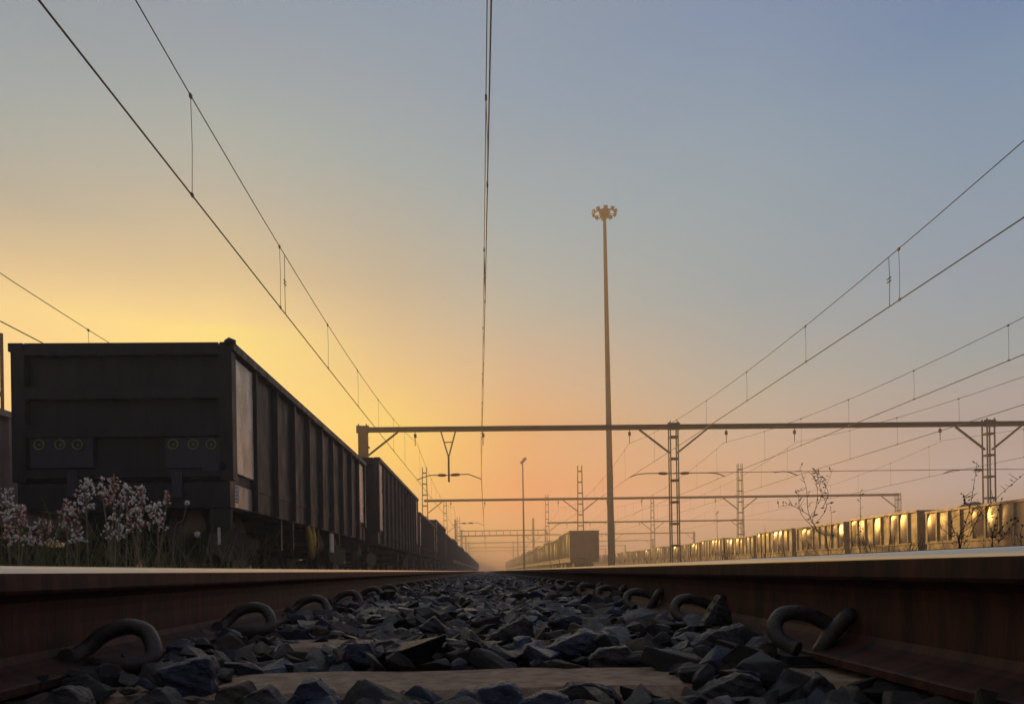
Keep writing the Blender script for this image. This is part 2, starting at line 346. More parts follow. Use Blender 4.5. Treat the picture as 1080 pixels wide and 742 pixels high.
# ------------------------------------------------------------------ wagons
HW = 1.32
def make_wagon(L, top, floor=1.21, panels=10, wall=0, coal=False, detail=True, fancy=False, mats=None, plates=True, bulged=False, deep=None):
    """origin at near end, rail top level, track centre. heights are above z=0 minus RT"""
    mw, worn_sheen = mats or (M['wagon'], M['wagon_worn_sheen'])
    T, B = top - RT, floor - RT
    deep = (mats is None) if deep is None else deep
    SB = B - .355 if deep else B + .03
    r = empty('wagon')
    # side walls
    for s in (-1, 1):
        sw = MB(); x1, x0 = s * (HW - .07), s * (HW - .11)
        sw.box(min(x0, x1 - s * .004), max(x0, x1 - s * .004), .06, L - .06, B, T - .10)
        if detail and bulged:
            rb = random.Random(int(top * 100) + s)
            for i in range(panels):
                ya, yb = L * i / panels + .05, L * (i + 1) / panels - .05; amp = rb.choice((0, 0, .02, .035, .05, .07, .09)) * rb.uniform(.8, 1.2); nu, nv = 6, 10; vs = []; fs = []; lean = rb.uniform(-.8, .8)
                for v in range(nv + 1):
                    for u in range(nu + 1):
                        a_, b_ = u / nu, v / nv
                        bb = amp * (1 - (2 * b_ - 1 + lean * .3) ** 2) * (1 - .35 * (2 * a_ - 1 + lean) ** 2) + .006 * noise.noise(Vector((a_ * 2 + i * 3, b_ * 3, top * 9))) * 1.6
                        if b_ in (0, 1): bb = 0
                        vs.append((x1 + s * (bb - .002), ya + (yb - ya) * a_, B + .03 + (T - .13 - B) * b_))
                for v in range(nv):
                    for u in range(nu):
                        q0 = v * (nu + 1) + u; f = (q0, q0 + 1, q0 + nu + 2, q0 + nu + 1); fs.append(f if s > 0 else f[::-1])
                sw.add(vs, fs, 0, True)
        if not detail:
            for i in range(1, panels):
                y = L * i / panels; a, b = sorted((s * (HW - .072), s * HW)); sw.box(a, b, y - .05, y + .05, B - .02, T - .11)
        wl = sw.build('side_wall', mw, r)
        ra = MB(); a, b = sorted((s * (HW - .14), s * (HW + .03))); ra.box(a, b, .0, L, T - .10, T)
        a, b = sorted((s * (HW - .10), s * (HW - (.062 if deep else -.012)))); ra.box(a, b, -.002, L + .002, B - .07, B + .03)
        ra.build('side_rail', mw, r)
        sb = MB(); a, b = sorted((s * (HW - .30), s * (HW - (.075 if deep else .055)))); sb.box(a, b, 1.002 if fancy else .12, L - .12, B - .36, B - .071); sb.build('sole_bar', mw, r)
        if fancy: sb = MB(); sb.box(a, b, .12, 1.0, B - .36, B - .071); sb.build('sole_bar', worn_sheen, r)
        if detail:
            for i in range(1, panels):
                y = L * i / panels; st = MB(); a, b = sorted((s * (HW - (.078 if deep else .072)), s * (HW + .002)))
                ln = random.uniform(-.03, .03)
                st.add([(a, y - .055, SB), (b, y - .04, SB), (b, y + .04, SB), (a, y + .055, SB), (a, y - .055, T - .101), (b, y - .03, T - .101), (b, y + .03, T - .101), (a, y + .055, T - .101)],
                       [(0, 1, 5, 4), (1, 2, 6, 5), (2, 3, 7, 6), (3, 0, 4, 7), (3, 2, 1, 0), (4, 5, 6, 7)])
                st.build('stanchion', mw, r)
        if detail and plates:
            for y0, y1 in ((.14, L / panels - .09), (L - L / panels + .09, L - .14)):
                ep = MB(); a, b = sorted((s * (HW - .069), s * (HW - .035))); ep.box(a, b, y0, y1, B + .06, T - .14); ep.build('end_bay_panel', worn_sheen, r)
    for y0, sgn in ((0, -1), (L, 1)):
        e = MB(); a, b = sorted((y0 - sgn * .06, y0 - sgn * .10))
        a, b = sorted((y0 - sgn * .10, y0 - sgn * .14)); e.box(-HW + .08, HW - .08, a, b, B, T - .02)
        c0, c1 = sorted((y0, y0 - sgn * .16))
        for s in (-1, 1):
            p, q_ = sorted((s * (HW - .16), s * HW)); e.box(p, q_, c0, c1, B - .05, T - .101)
        hs = T - B
        c0, c1 = sorted((y0 - sgn * .002, y0 - sgn * .099))
        for f0, f1 in ((.91, 1.0), (.585, .675), (.30, .395), (0, .055)):
            e.box(-HW + .162, HW - .162, c0, c1, B + hs * f0, B + hs * f1 - .002)
        e.build('end_wall', mw, r)
        h = MB(); c0, c1 = sorted((y0 + .02 * -sgn, y0 - sgn * .2))
        h.box(-HW + .05, HW - .05, c0, c1, B - .38, B - .072)
        h.build('headstock', mw, r)
        if detail:
            cp = MB(); cp.box(-.13, .13, *sorted((y0 + sgn * .02, y0 + sgn * .34)), B - .42, B - .20); cp.box(-.2, .2, *sorted((y0 + sgn * .18, y0 + sgn * .42)), B - .46, B - .16)
            cp.build('coupler', M['under'], r)
    fl = MB(); fl.box(-HW + .12, HW - .12, .12, L - .12, B - .02, B + .06); fl.build('floor', mw, r)
    cs_ = MB(); cs_.box(-.2, .2, .25, L - .25, B - .42, B - .03)
    for yy in (L * .38, L * .5, L * .62): cs_.box(-HW + .32, HW - .32, yy - .06, yy + .06, B - .30, B - .03)
    cs_.build('centre_sill', M['under'], r)
    if coal:
        c = MB(); nx, ny = 10, 40; vs = []; fs = []
        for j in range(ny + 1):
            for i in range(nx + 1):
                u, v = i / nx * 2 - 1, j / ny
                z = T - .28 + coal * (1 - abs(u) ** 1.8) * min(1, 5 * v, 5 * (1 - v)) * (.65 + .5 * noise.noise(Vector((7, v * 6, coal * 9)))) + .05 * noise.noise(Vector((u * 4, v * 30, 2)))
                vs.append((u * (HW - .12), .12 + v * (L - .24), z))
        for j in range(ny):
            for i in range(nx): a = j * (nx + 1) + i; fs.append((a, a + 1, a + nx + 2, a + nx + 1))
        c.add(vs, fs, 0, False); c.build('coal_load', M['coal'], r)
    # bogies
    for yc in (1.45, L - 1.45):
        bg_ = MB()
        for s in (-1, 1):
            x = s * .80
            a, b = x - .06, x + .06
            bg_.add([(xx, yc + dy, z) for xx in (a, b) for dy, z in ((-1.0, .30), (-.95, .52), (-.45, .60), (.45, .60), (.95, .52), (1.0, .30), (.45, .20), (-.45, .20))],
                    [tuple(range(8)), tuple(range(8, 16))[::-1]] + [(i, (i + 1) % 8, (i + 1) % 8 + 8, i + 8) for i in range(8)])
        bg_.box(-.82, .82, yc - .18, yc + .18, .42, .66)
        bo = bg_.build('bogie', M['under'], r)
        for dy in (-.85, .85):
            wh = MB()
            for s in (-1, 1):
                xw = s * .5335
                wh.tube([(xw - s * .075, yc + dy, .43), (xw - s * .012, yc + dy, .43)], [.455, .455], 24 if detail else 10, smooth=False)
                wh.tube([(xw - s * .011, yc + dy, .43), (xw + s * .10, yc + dy, .43)], [.43, .425], 24 if detail else 10, smooth=False)
            wh.tube([(-.75, yc + dy, .43), (.75, yc + dy, .43)], .075, 8)
            wh.build('wheelset', M['wheel'], bo)
    return r
L1 = 10.3; Y0 = 9.37; PITCH = 12.0
YS = [9.37, 22.1, 35.5, 47.2]; YS += [59.2 + PITCH * k for k in range(30)]
LS = [10.3, 12.7, 11.0, 11.2]
def zt(px, py, Y): return at(px, py, Y).z
first = make_wagon(10.3, zt(130, 361, Y0), floor=1.36, panels=10, fancy=True)
first.location = (TR['left'], Y0, RT)
# fittings of the first wagon only
def wagon_fit(r):
    def pl(px, py): p = at(px, py, Y0); return p.x - TR['left'], p.z - RT
    for a, b in ((30, 97), (173, 235)):
        xa, z1 = pl(a, 461); xb, z0 = pl(b, 480)
        m = MB(); m.box(xa, xb, .028, .098, z0 - .14, z1); p = m.build('reflector_plate', M['plate'], r)
        for c in ((40, 62.5, 81) if a < 100 else (182, 203, 222)):
            xc, zc = pl(c, 468.5 if a < 100 else 468.0)
            m = MB(); k = 22
            ring = [(xc + .058 * math.cos(2 * PI * i / k), .020 + .003 * math.sin(c), zc + .058 * math.sin(2 * PI * i / k)) for i in range(k + 1)]
            m.tube(ring, .0105, 6, cap=False); m.tube([(xc, .027, zc), (xc, .025, zc)], [.016, .015], 12, smooth=False)
            m.build('ring_reflector', M['ring'], p)
    for a, b in ((72, 83), (182, 193)):
        xa, z1 = pl(a, 496); xb, z0 = pl(b, 524); m = MB(); m.box(xa, xb, -.03, .0195, z0, z1); m.build('bracket', M['plate'], r)
    xa, z1 = pl(213, 488); xb, z0 = pl(237, 496); m = MB(); m.box(xa, xb, .0, .027, z0, z1); m.build('step_plate', M['plate'], r)
    xa, z1 = pl(221, 536); xb, z0 = pl(243, 560); m = MB(); m.box(xa, xb, .0, .10, z0, z1); m.build('step', M['under'], r)
    xa, z1 = pl(230, 556); xb, z0 = pl(233, 574); m = MB(); m.box(xa, xb, -.02, .0, z0, z1); m.build('handle', M['white'], r)
    xa, z1 = pl(205, 563); m = MB(); m.ico((xa, .1, z1), .05, 0, (1, .3, 1)); m.build('hose_cap', M['white'], r)
    xk, zk = pl(252, 358); m = MB(); m.ico((HW - .03, .05, first_top - .0), .085, 0, (1, 1, .8)); m.ico((HW - .02, .06, first_top), .06); m.build('corner_cap', M['wagon'], r)
    # blue and white number label on the sill, small unreadable lines
    B = 1.36 - RT
    xs_ = HW - .074
    m = MB(); m.box(xs_ - .004, xs_ + .006, .20, .40, B - .30, B - .09); p = m.build('number_label', M['blue'], r)
    for i in range(4):
        m = MB(); z = B - .125 - i * .045; m.box(xs_ + .0065, xs_ + .009, .26, .385 - .02 * (i % 2), z - .028, z); m.build('label_line', M['white'], p)
    # rods and hangers under the side
    def hx(px, py, X=HW - .06):
        xx = TR['left'] + X
        lo, hi = 5, 60
        for _ in range(50):
            mid = (lo + hi) / 2
            if at(px, py, mid).x > xx: lo = mid      # X/Y constant negative; larger depth = more negative
            else: hi = mid
        return mid - Y0, at(px, py, mid).z - RT
    y, z1 = hx(329, 558); _, z0 = hx(329, 588)
    m = MB(); m.tube([(HW - .12, y - .12, z1 + .05), (HW - .08, y - .06, z1 - .18), (HW - .09, y, z0 + .06), (HW - .1, y + .18, z0)], [.05, .06, .055, .03], 8)
    m.tube([(HW - .12, y + .28, z1 + .05), (HW - .08, y + .24, z1 - .18), (HW - .09, y + .16, z0 + .02)], [.045, .05, .04], 8); m.build('brake_lever', M['yellow'], r)
    y, z1 = hx(351, 565); _, z0 = hx(351, 582)
    m = MB(); m.box(HW - .1, HW - .07, y - .16, y + .16, z0, z1 + .05); m.build('notice_plate', M['white'], r)
    for px in (300, 312, 338, 360): 
        y, z1 = hx(px, 560); m = MB(); m.box(HW - .16, HW - .1, y - .04, y + .04, z1 - .3, z1 + .25); m.build('hanger', M['wagon'], r)
first_top = zt(130, 361, Y0) - RT
wagon_fit(first)
tag(first, 'nearest dark coal wagon on the left, ringed reflectors on its flat end', 'wagon', 'dark coal wagons on the left track')
tops = {1: 3.50, 2: 2.95, 3: 3.40, 4: 3.1, 5: 3.3}
L1 = 11.1
protos = {}
def wagon_label(i):
    if i < 9: return f'{ORD[i]} dark coal wagon from the camera in the train on the left'
    return 'small dark coal wagon fading into haze near the far end of the left train'
for i in range(1, 26):
    if i <= 4:
        o = make_wagon(LS[i] if i < 4 else L1, tops[i], floor=1.36, panels=12 if i == 1 else 10, detail=True, coal=.25 if i in (1, 3) else False)
    elif i <= 7:
        if ('d', i % 2) not in protos: protos[('d', i % 2)] = make_wagon(L1, 3.05 + .2 * (i % 2), floor=1.36, panels=10, detail=False); o = protos[('d', i % 2)]
        else: o = copy_tree(protos[('d', i % 2)])
    else: o = copy_tree(protos[('d', i % 2)])
    o.location = (TR['left'], YS[i], RT)
    tag(o, wagon_label(i), 'wagon', 'dark coal wagons on the left track')
for i in range(9):  # hidden run of wagons, extended to block low sun under the dark train
    if i == 0: fl0 = make_wagon(L1, 2.83, floor=1.36, panels=10, detail=True, mats=(M['pink_wagon'], M['pink_wagon']), plates=False); o = fl0
    else: o = copy_tree(fl0)
    o.location = (TR['farleft'], 3.6 + 12.0 * i, RT)
    tag(o, 'brown wagon side showing at the left edge behind the nearest dark wagon' if i == 0 else f'brown wagon hidden behind the dark train, {ORD[i]} along the far left track', 'wagon', 'brown wagons on the far left track')
# middle train
YM = 67.0; xm = at(616, 559, YM)
TRM = xm.x
for i in range(22):
    if i < 4: o = make_wagon(9.6, xm.z - (0, .22, .06, .3)[i], floor=1.2, panels=9, detail=True, bulged=True, plates=False, coal=(.2 if i % 2 else False), mats=(M['wagon_c'], M['wagon_c'])); mp_ = (globals().get('mp_') or []) + [o]
    else: o = copy_tree(mp_[i % 4])
    o.location = (TRM, YM + 10.4 * i, RT)
    lab = 'grey wagon end facing the camera at the head of the middle train' if i == 0 else (f'{ORD[i]} wagon back in the hazy middle train' if i < 6 else 'faint wagon far back in the hazy middle train')
    tag(o, lab, 'wagon', 'wagons of the hazy middle train')
# right train: wagon A has its near corner at px 967,537
c = at(967, 537.5, 38.8); XR = c.x + HW
def ypx(px, py=560):
    lo, hi = 5, 500
    for _ in range(60):
        mid = (lo + hi) / 2
        if at(px, py, mid).x < c.x: lo = mid
        else: hi = mid
    return mid
LR = ypx(896) - 38.8
PR = LR + .75
rp = {}
for i in range(-2, 27):
    key = i if i <= 3 else 4 + i % 3
    if key not in rp:
        top = {-2: 2.85, -1: 2.82, 0: c.z, 1: 2.9, 2: 2.95, 3: 2.8}.get(key, 2.85 + .1 * (key % 2))
        rp[key] = make_wagon(LR, top, floor=1.25, panels=8, detail=True, bulged=True, coal={-2: .3, -1: .75, 0: .42, 1: .38}.get(key, .25 if key % 2 else False), mats=(M['wagon_b'], M['wagon_b']), plates=False)
        o = rp[key]
    else: o = copy_tree(rp[key])
    o.location = (XR, 38.8 + PR * i, RT)
    lab = {-2: 'nearest brown coal wagon on the right, running out past the right edge', -1: 'brown coal wagon on the right heaped with a dark mound of coal', 0: 'brown coal wagon on the right with its near corner glowing gold'}.get(i)
    if lab is None: lab = f'{ORD[i - 1]} coal wagon beyond the one with the gold corner, right-hand train' if i < 10 else 'tiny faint coal wagon far down the right-hand train'
    tag(o, lab, 'wagon', 'brown coal wagons on the right-hand track')

# ------------------------------------------------------------------ catenary portals
G1 = 41.0
PX = [at(384, 520, G1).x, at(711, 520, G1).x, at(1043, 500, G1).x]
PX.append(2 * PX[2] - PX[1]); PX.append(2 * PX[2] - PX[0])
BZ = at(711, 450, G1).z
SUP = [at(438, 470, G1).x, at(509.6, 470, G1).x, at(664, 470, G1).x, at(766, 465, G1).x, at(838, 465, G1).x, at(991.5, 462, G1).x]
CON = [at(440, 506, G1).x, at(507.5, 505, G1).x, at(664, 502, G1).x, at(764, 498, G1).x, at(841, 497, G1).x, at(995, 495, G1).x]
WZ = 5.12; CATZ = 6.95
GND = -.3
def lattice_mast(mb, x, y, z0, z1, w=.42, d=.30, step=1.18, taper=0):
    def ww(z): return w + taper * max(0, (1 - (z - z0) / (z1 - z0)))
    for sx in (-1, 1):
        for sy in (-1, 1):
            mb.beam((x + sx * ww(z0) / 2, y + sy * d / 2, z0), (x + sx * ww(z1) / 2, y + sy * d / 2, z1),   .06, .06, up=Vector((0, 1, 0)))
    z = z0 + .5
    while z < z1 - .05:
        hw = ww(z) / 2
        for sy in (-1, 1): mb.beam((x - hw, y + sy * d / 2, z), (x + hw, y + sy * d / 2, z), .03, .10)
        for sx in (-1, 1): mb.beam((x + sx * hw, y - d / 2, z), (x + sx * hw, y + d / 2, z), .03, .10)
        z += step
def insulator(mb, x, y, z):
    mb.tube([(x, y, z), (x, y, z - .12), (x, y, z - .13), (x, y, z - .32), (x, y, z - .33), (x, y, min(z - .5, CATZ))], [.02, .02, .075, .085, .02, .018], 8)
    for k in range(3): mb.tube([(x, y, z - .15 - .06 * k), (x, y, z - .18 - .06 * k)], [.10, .06], 8)
def portal(i, Y, xs, label, towers=None, sup=SUP, con=CON, lattice=False, ends=True, xbeam=None, bz=BZ, lite=False):
    r = empty('catenary_portal', (0, Y, 0))
    x0, x1 = xbeam or (xs[0] - .2, xs[-1] + .2)
    b = MB()
    if lattice:
        for dz in (0, -.95): b.beam((x0, 0, bz + dz), (x1, 0, bz + dz), .16, .17)
        xx = x0 + .5
        while xx < x1: b.beam((xx, 0, bz - .1), (xx, 0, bz - .86), .10, .06); xx += 1.3
        b.beam((x1, 0, bz + .1), (x1, 0, bz - .95), .16, .17)
    else:
        b.box(x0, x1, -.09, .09, bz - .105, bz + .105); b.box(x0, x1, -.13, .13, bz + .106, bz + .125); b.box(x0, x1, -.13, .13, bz - .125, bz - .106)
    b.build('beam', M['steel'], r)
    for j, x in enumerate(xs):
        m = MB(); top = bz + (towers[j] if towers else .28)
        if lite: m.box(x - .22, x + .22, -.12, .12, GND, top)
        else: lattice_mast(m, x, 0.0, GND, top, d=.42 if not lattice else .3, taper=.35 if towers and towers[j] > 1 else 0)
        if not lite and not lattice and i == 0:
            m.box(x - .34, x + .34, -.17, -.151, bz - .20, bz + .20)
            for bx in (-.26, -.13, .13, .26):
                for bz_ in (-.13, .13): m.tube([(x + bx, -.171, bz + bz_), (x + bx, -.195, bz + bz_)], .022, 6)
            m.box(x - .30, x + .30, -.28, .28, GND - .05, GND + .06)
        m.build('mast', M['steel'], r)
        if not lattice:
            for s in (-1, 1):
                if (s < 0 and x - 1.9 < x0) or (s > 0 and x + 1.9 > x1): continue
                m = MB(); m.beam((x + s * .2, 0, bz - 1.42), (x + s * 1.85, 0, bz - .14), .09, .10, up=Vector((0, 1, 0))); m.build('brace', M['steel'], r)
    for sx in sup:
        if not (x0 < sx < x1): continue
        m = MB(); insulator(m, sx, 0, bz - .125 if not lattice else bz - 1.0); m.build('insulator', M['insul'], r)
    return r
def arm(r, pts, ins=None, rad=.028):
    m = MB(); m.tube(spline(pts, 4), rad, 6); m.build('steady_arm', M['steel'], r)
    if ins:
        a, b = Vector(ins[0]), Vector(ins[1]); m = MB(); m.tube([a, a.lerp(b, .1), a.lerp(b, .5), a.lerp(b, .9), b], [.03, .07, .085, .07, .03], 8); m.build('arm_insulator', M['insul'], r)
labels = ['nearest steel portal, its thick beam crossing over the tracks above the wagons', 'second steel portal back, with tall lattice towers above its thin beam', 'third steel portal back, a faint beam right of the track']
r1 = portal(0, G1, PX[:4], labels[0], None, xbeam=(PX[0] - .18, PX[3] + 6))
tag(r1, labels[0], 'catenary portal', 'catenary portals across the yard')
m = MB(); m.box(PX[0] - .2, PX[0] + .22, -.06, .06, BZ - 2.4, BZ + .1); m.box(PX[0] + .2, PX[0] + .34, -.05, .05, BZ - 1.0, BZ - .9); m.build('gusset_plate', M['steel'], r1)
def arms_for(r, det=True):
    xv = at(473.5, 506, G1).x
    if det:
        m = MB(); zj = at(475, 480, G1).z; zb = at(475, 508, G1).z
        for s in (-1, 1): m.beam((xv + s * .40, 0, BZ - .1), (xv + s * .03, 0, zj), .07, .07, up=Vector((0, 1, 0)))
        m.beam((xv - .2, 0, (BZ + zj) / 2), (xv + .2, 0, (BZ + zj) / 2), .04, .05); m.beam((xv, 0, zj + .05), (xv, 0, zb), .10, .10); m.build('drop_hanger', M['steel'], r)
    za = WZ + .18
    arm(r, [(xv, 0, za + .05), (xv - .9, 0, za + .06), (CON[0] + .55, 0, za + .02), (CON[0], 0, WZ)], ((xv - .15, 0, za + .05), (xv - .6, 0, za + .06)))
    arm(r, [(xv, 0, za + .05), (xv + .9, 0, za + .09), (CON[1] - .6, 0, za + .06), (CON[1], 0, WZ)], ((xv + .1, 0, za + .06), (xv + .6, 0, za + .08)))
    for side_x, cx_ in ((PX[1], CON[2]), (PX[1], CON[3]), (PX[2], CON[5])):
        s = 1 if cx_ > side_x else -1
        arm(r, [(side_x, 0, za), (side_x + s * .6, 0, za + .02), (cx_ - s * .6, 0, za), (cx_, 0, WZ)], ((side_x + s * .35, 0, za), (side_x + s * .85, 0, za + .02)))
    arm(r, [(CON[4] - 1.3, 0, za), (CON[4] - .6, 0, za + .03), (CON[4], 0, WZ)])
    m = MB(); m.tube([(PX[1], 0, za + .03), (PX[2], 0, za + .03)], .018, 5); m.tube([(PX[2], 0, za + .03), (PX[2] + 8, 0, za - .1)], .018, 5); m.build('cross_wire', M['wire'], r)
arms_for(r1)
TW = 3.6
r2 = portal(1, 2 * G1, PX[:4], labels[1], [TW, TW, TW, .2], xbeam=(PX[0] - .1, PX[3] + .15)); tag(r2, labels[1], 'catenary portal', 'catenary portals across the yard'); arms_for(r2, False)
r3 = portal(2, 3 * G1, [PX[0] , PX[1] - .3, PX[2] - .6, at(783, 553, 3 * G1).x], labels[2], [TW, TW + 1, TW, .2], xbeam=(at(577, 553, 3 * G1).x, at(783, 553, 3 * G1).x)); tag(r3, labels[2], 'catenary portal', 'catenary portals across the yard')
rl = portal(3, 142, [at(484, 570, 142).x, at(576, 570, 142).x], '', [2.8, .2], lattice=True, xbeam=(at(484, 562, 142).x, at(576, 562, 142).x), bz=at(540, 559, 142).z)
tag(rl, 'faint twin-boom girder portal low over the vanishing track', 'catenary portal', 'catenary portals across the yard')
for k in range(4, 8):
    rr = portal(k, k * G1, PX[:4], '', [TW, TW, TW - 1, .2], lite=True)
    tag(rr, f'{ORD[k]} portal back, nearly lost in the orange haze', 'catenary portal', 'catenary portals across the yard')
# masts standing alone
lm = MB(); xl = at(0, 400, 20.0).x - .12; lattice_mast(lm, xl, 20.0, GND, at(0, 350, 20).z, w=.22, d=.2)
tag(lm.build('lattice_mast', M['steel']), 'lattice mast cut by the left edge beside the nearest dark wagon', 'mast')

# ------------------------------------------------------------------ overhead wires
def over_line(xa, label, y_from=-41, spans=9, tracks_st=.0, stag=.22, first_x=None, rw=.011, jumper=None, catz=None, doff=0):
    CATZ = catz or 6.95
    r = empty('overhead_line', (0, 0, 0))
    def sx(k):      # support x at portal k
        if k == 1: return xa[0]
        if k <= 0: return xa[1]
        return xa[0] + (stag if k % 2 == 0 else 0)
    cw, mw_, = [], []
    for k in range(-1, spans):
        for j in range(16):
            t = j / 16; Y = G1 * (k + t); x = sx(k) * (1 - t) + sx(k + 1) * t
            cw.append((x, Y, WZ - .05 * 4 * t * (1 - t)))
            mw_.append((x, Y, CATZ - 1.03 * 4 * t * (1 - t)))
    m = MB(); m.tube(cw, rw, 6); m.build('contact_wire', M['wire'], r)
    m = MB(); m.tube(mw_, rw * .75, 6); m.build('messenger_wire', M['wire'], r)
    for k in range(0, min(spans, 5)):
        for j in range(9):
            Y = G1 * k + 1.35 + 4.18 * j + doff
            t = (Y - G1 * k) / G1
            if t > .97: continue
            x = sx(k) * (1 - t) + sx(k + 1) * t; zc = WZ - .2 * t * (1 - t); zm = CATZ - 4.12 * t * (1 - t)
            m = MB(); m.tube([(x, Y, zm), (x + .01, Y, (zc + zm) / 2), (x, Y, zc)], .0045, 5)
            if k < 2:
                m.box(x - .013, x + .013, Y - .03, Y + .03, zm - .03, zm + .02); m.box(x - .012, x + .012, Y - .03, Y + .03, zc - .015, zc + .03)
            if jumper is not None and k == 0 and j == jumper:
                m.tube([(x, Y + .35, zm), (x, Y + .33, (zc + zm) / 2), (x, Y + .35, zc)], .006, 5); m.tube([(x - .0, Y + .28, (zc + zm) / 2 + .06), (x, Y + .42, (zc + zm) / 2 + .06)], .012, 5); m.tube([(x - .0, Y + .28, (zc + zm) / 2), (x, Y + .42, (zc + zm) / 2)], .012, 5)
            m.build('dropper', M['wire'], r)
    tag(r, label, 'overhead wires', 'overhead lines above the tracks'); return r
def x0of(px, z):     # x of a wire crossing the top edge at pixel px and height z
    Y = 5
    for _ in range(40):
        p = at(px, 0, Y); Y *= (z) / p.z if p.z > 0 else 1
        p = at(px, 0, Y)
        if abs(p.z - z) < 1e-4: break
    return p.x, Y
def solve(px, py, z):
    lo, hi = .5, 200
    for _ in range(60):
        mid = (lo + hi) / 2
        if at(px, py, mid).z < z: lo = mid
        else: hi = mid
    p = at(px, py, mid); return p.x, mid
def ends(i, px, py):
    x, Y = solve(px, py, WZ - .02); x41 = CON[i]
    return (x41, x41 + (x - x41) * G1 / (G1 - Y))      # x at portal 1, x at portal 0
over_line(ends(0, 43, 2), 'pair of overhead wires rising steeply above the dark train on the left', jumper=3, catz=7.14, doff=.28)
over_line(ends(1, 518, 2), 'overhead wires running straight up the middle above the foreground track', jumper=3, stag=0.0, rw=.0085)
over_line(ends(2, 1078, 229), 'highest pair of overhead wires on the right, joined by thin droppers', jumper=3)
over_line(ends(3, 1078, 373), 'second pair of overhead wires on the right, below the highest pair')
over_line(ends(4, 1078, 426), 'third pair of overhead wires on the right, just above the portal beam')
xl5 = CON[5]; over_line((xl5, xl5 + .3), 'lowest overhead wires on the right, passing over the brown wagons')
xw, yw = solve(2, 338, WZ - .02); over_line((xw, xw), 'overhead wires at the left edge beyond the nearest dark wagon', spans=4)

# ------------------------------------------------------------------ floodlight mast and yard lamps
YH = 62.0
pb, pt = at(645, 590, YH), at(637.5, 226, YH)
hm = empty('floodlight_mast', (pb.x, YH, GND)); h = pt.z - GND; dx = pt.x - pb.x
m = MB(); seg = 24; m.tube([(dx * i / seg, 0, h * i / seg) for i in range(seg + 1)], [.30 - .17 * i / seg for i in range(seg + 1)], 14); m.build('pole', M['mast'], hm)
m = MB(); m.tube([(dx, 0, h - .35), (dx, 0, h - .2), (dx, 0, h + .25), (dx, 0, h + .42)], [.2, .42, .5, .25], 14, smooth=False)
m.build('crown', M['flood'], hm)
m = MB(); m.tube([(dx + .85 * math.cos(a), .85 * math.sin(a), h + .05) for a in [2 * PI * i / 20 for i in range(21)]], .04, 6, cap=False)
for i in range(5): a = 2 * PI * i / 5; m.tube([(dx, 0, h), (dx + .85 * math.cos(a), .85 * math.sin(a), h + .05)], .035, 5)
m.build('ring_frame', M['flood'], hm)
for i in range(10):
    a = 2 * PI * (i + .4) / 10; R_ = Matrix.Rotation(a, 3, 'Z') @ Matrix.Rotation(math.radians(15), 3, 'Y')
    vs = []
    c0 = Vector((dx + .92 * math.cos(a), .92 * math.sin(a), h + .12))
    for x, wz in ((-.09, .09), (.10, .17)):
        for sy, sz in ((-1, -1), (1, -1), (1, 1), (-1, 1)): vs.append(c0 + R_ @ Vector((x, sy * wz, sz * wz * .95)))
    m = MB(); m.add(vs, [(0, 1, 2, 3), (7, 6, 5, 4), (0, 4, 5, 1), (1, 5, 6, 2), (2, 6, 7, 3), (3, 7, 4, 0)]); m.build('floodlight', M['flood'], hm)
tag(hm, 'tall tapering mast with a crown of floodlights rising above the yard', 'floodlight mast')
def lamp(px, ytop, Y, label):
    b, t = at(px, 600, Y), at(px, ytop, Y); r = empty('yard_lamp', (b.x, Y, GND)); h = t.z - GND
    m = MB(); m.tube([(0, 0, 0), (0, 0, h)], [.14, .08], 8); m.build('pole', M['mast'], r)
    m = MB(); m.beam((-.25, 0, h - .45), (.28, 0, h + .05), .35, .16, up=Vector((0, 1, 0))); m.beam((.05, 0, h + .05), (.5, 0, h + .25), .3, .14, up=Vector((0, 1, 0))); m.build('lamp_head', M['flood'], r)
    tag(r, label, 'lamp post')
lamp(553, 485, 100, 'slim yard lamp post with a tilted head, left of the floodlight mast')
lamp(757, 540, 190, 'tiny faint lamp post in the haze beyond the second portal')

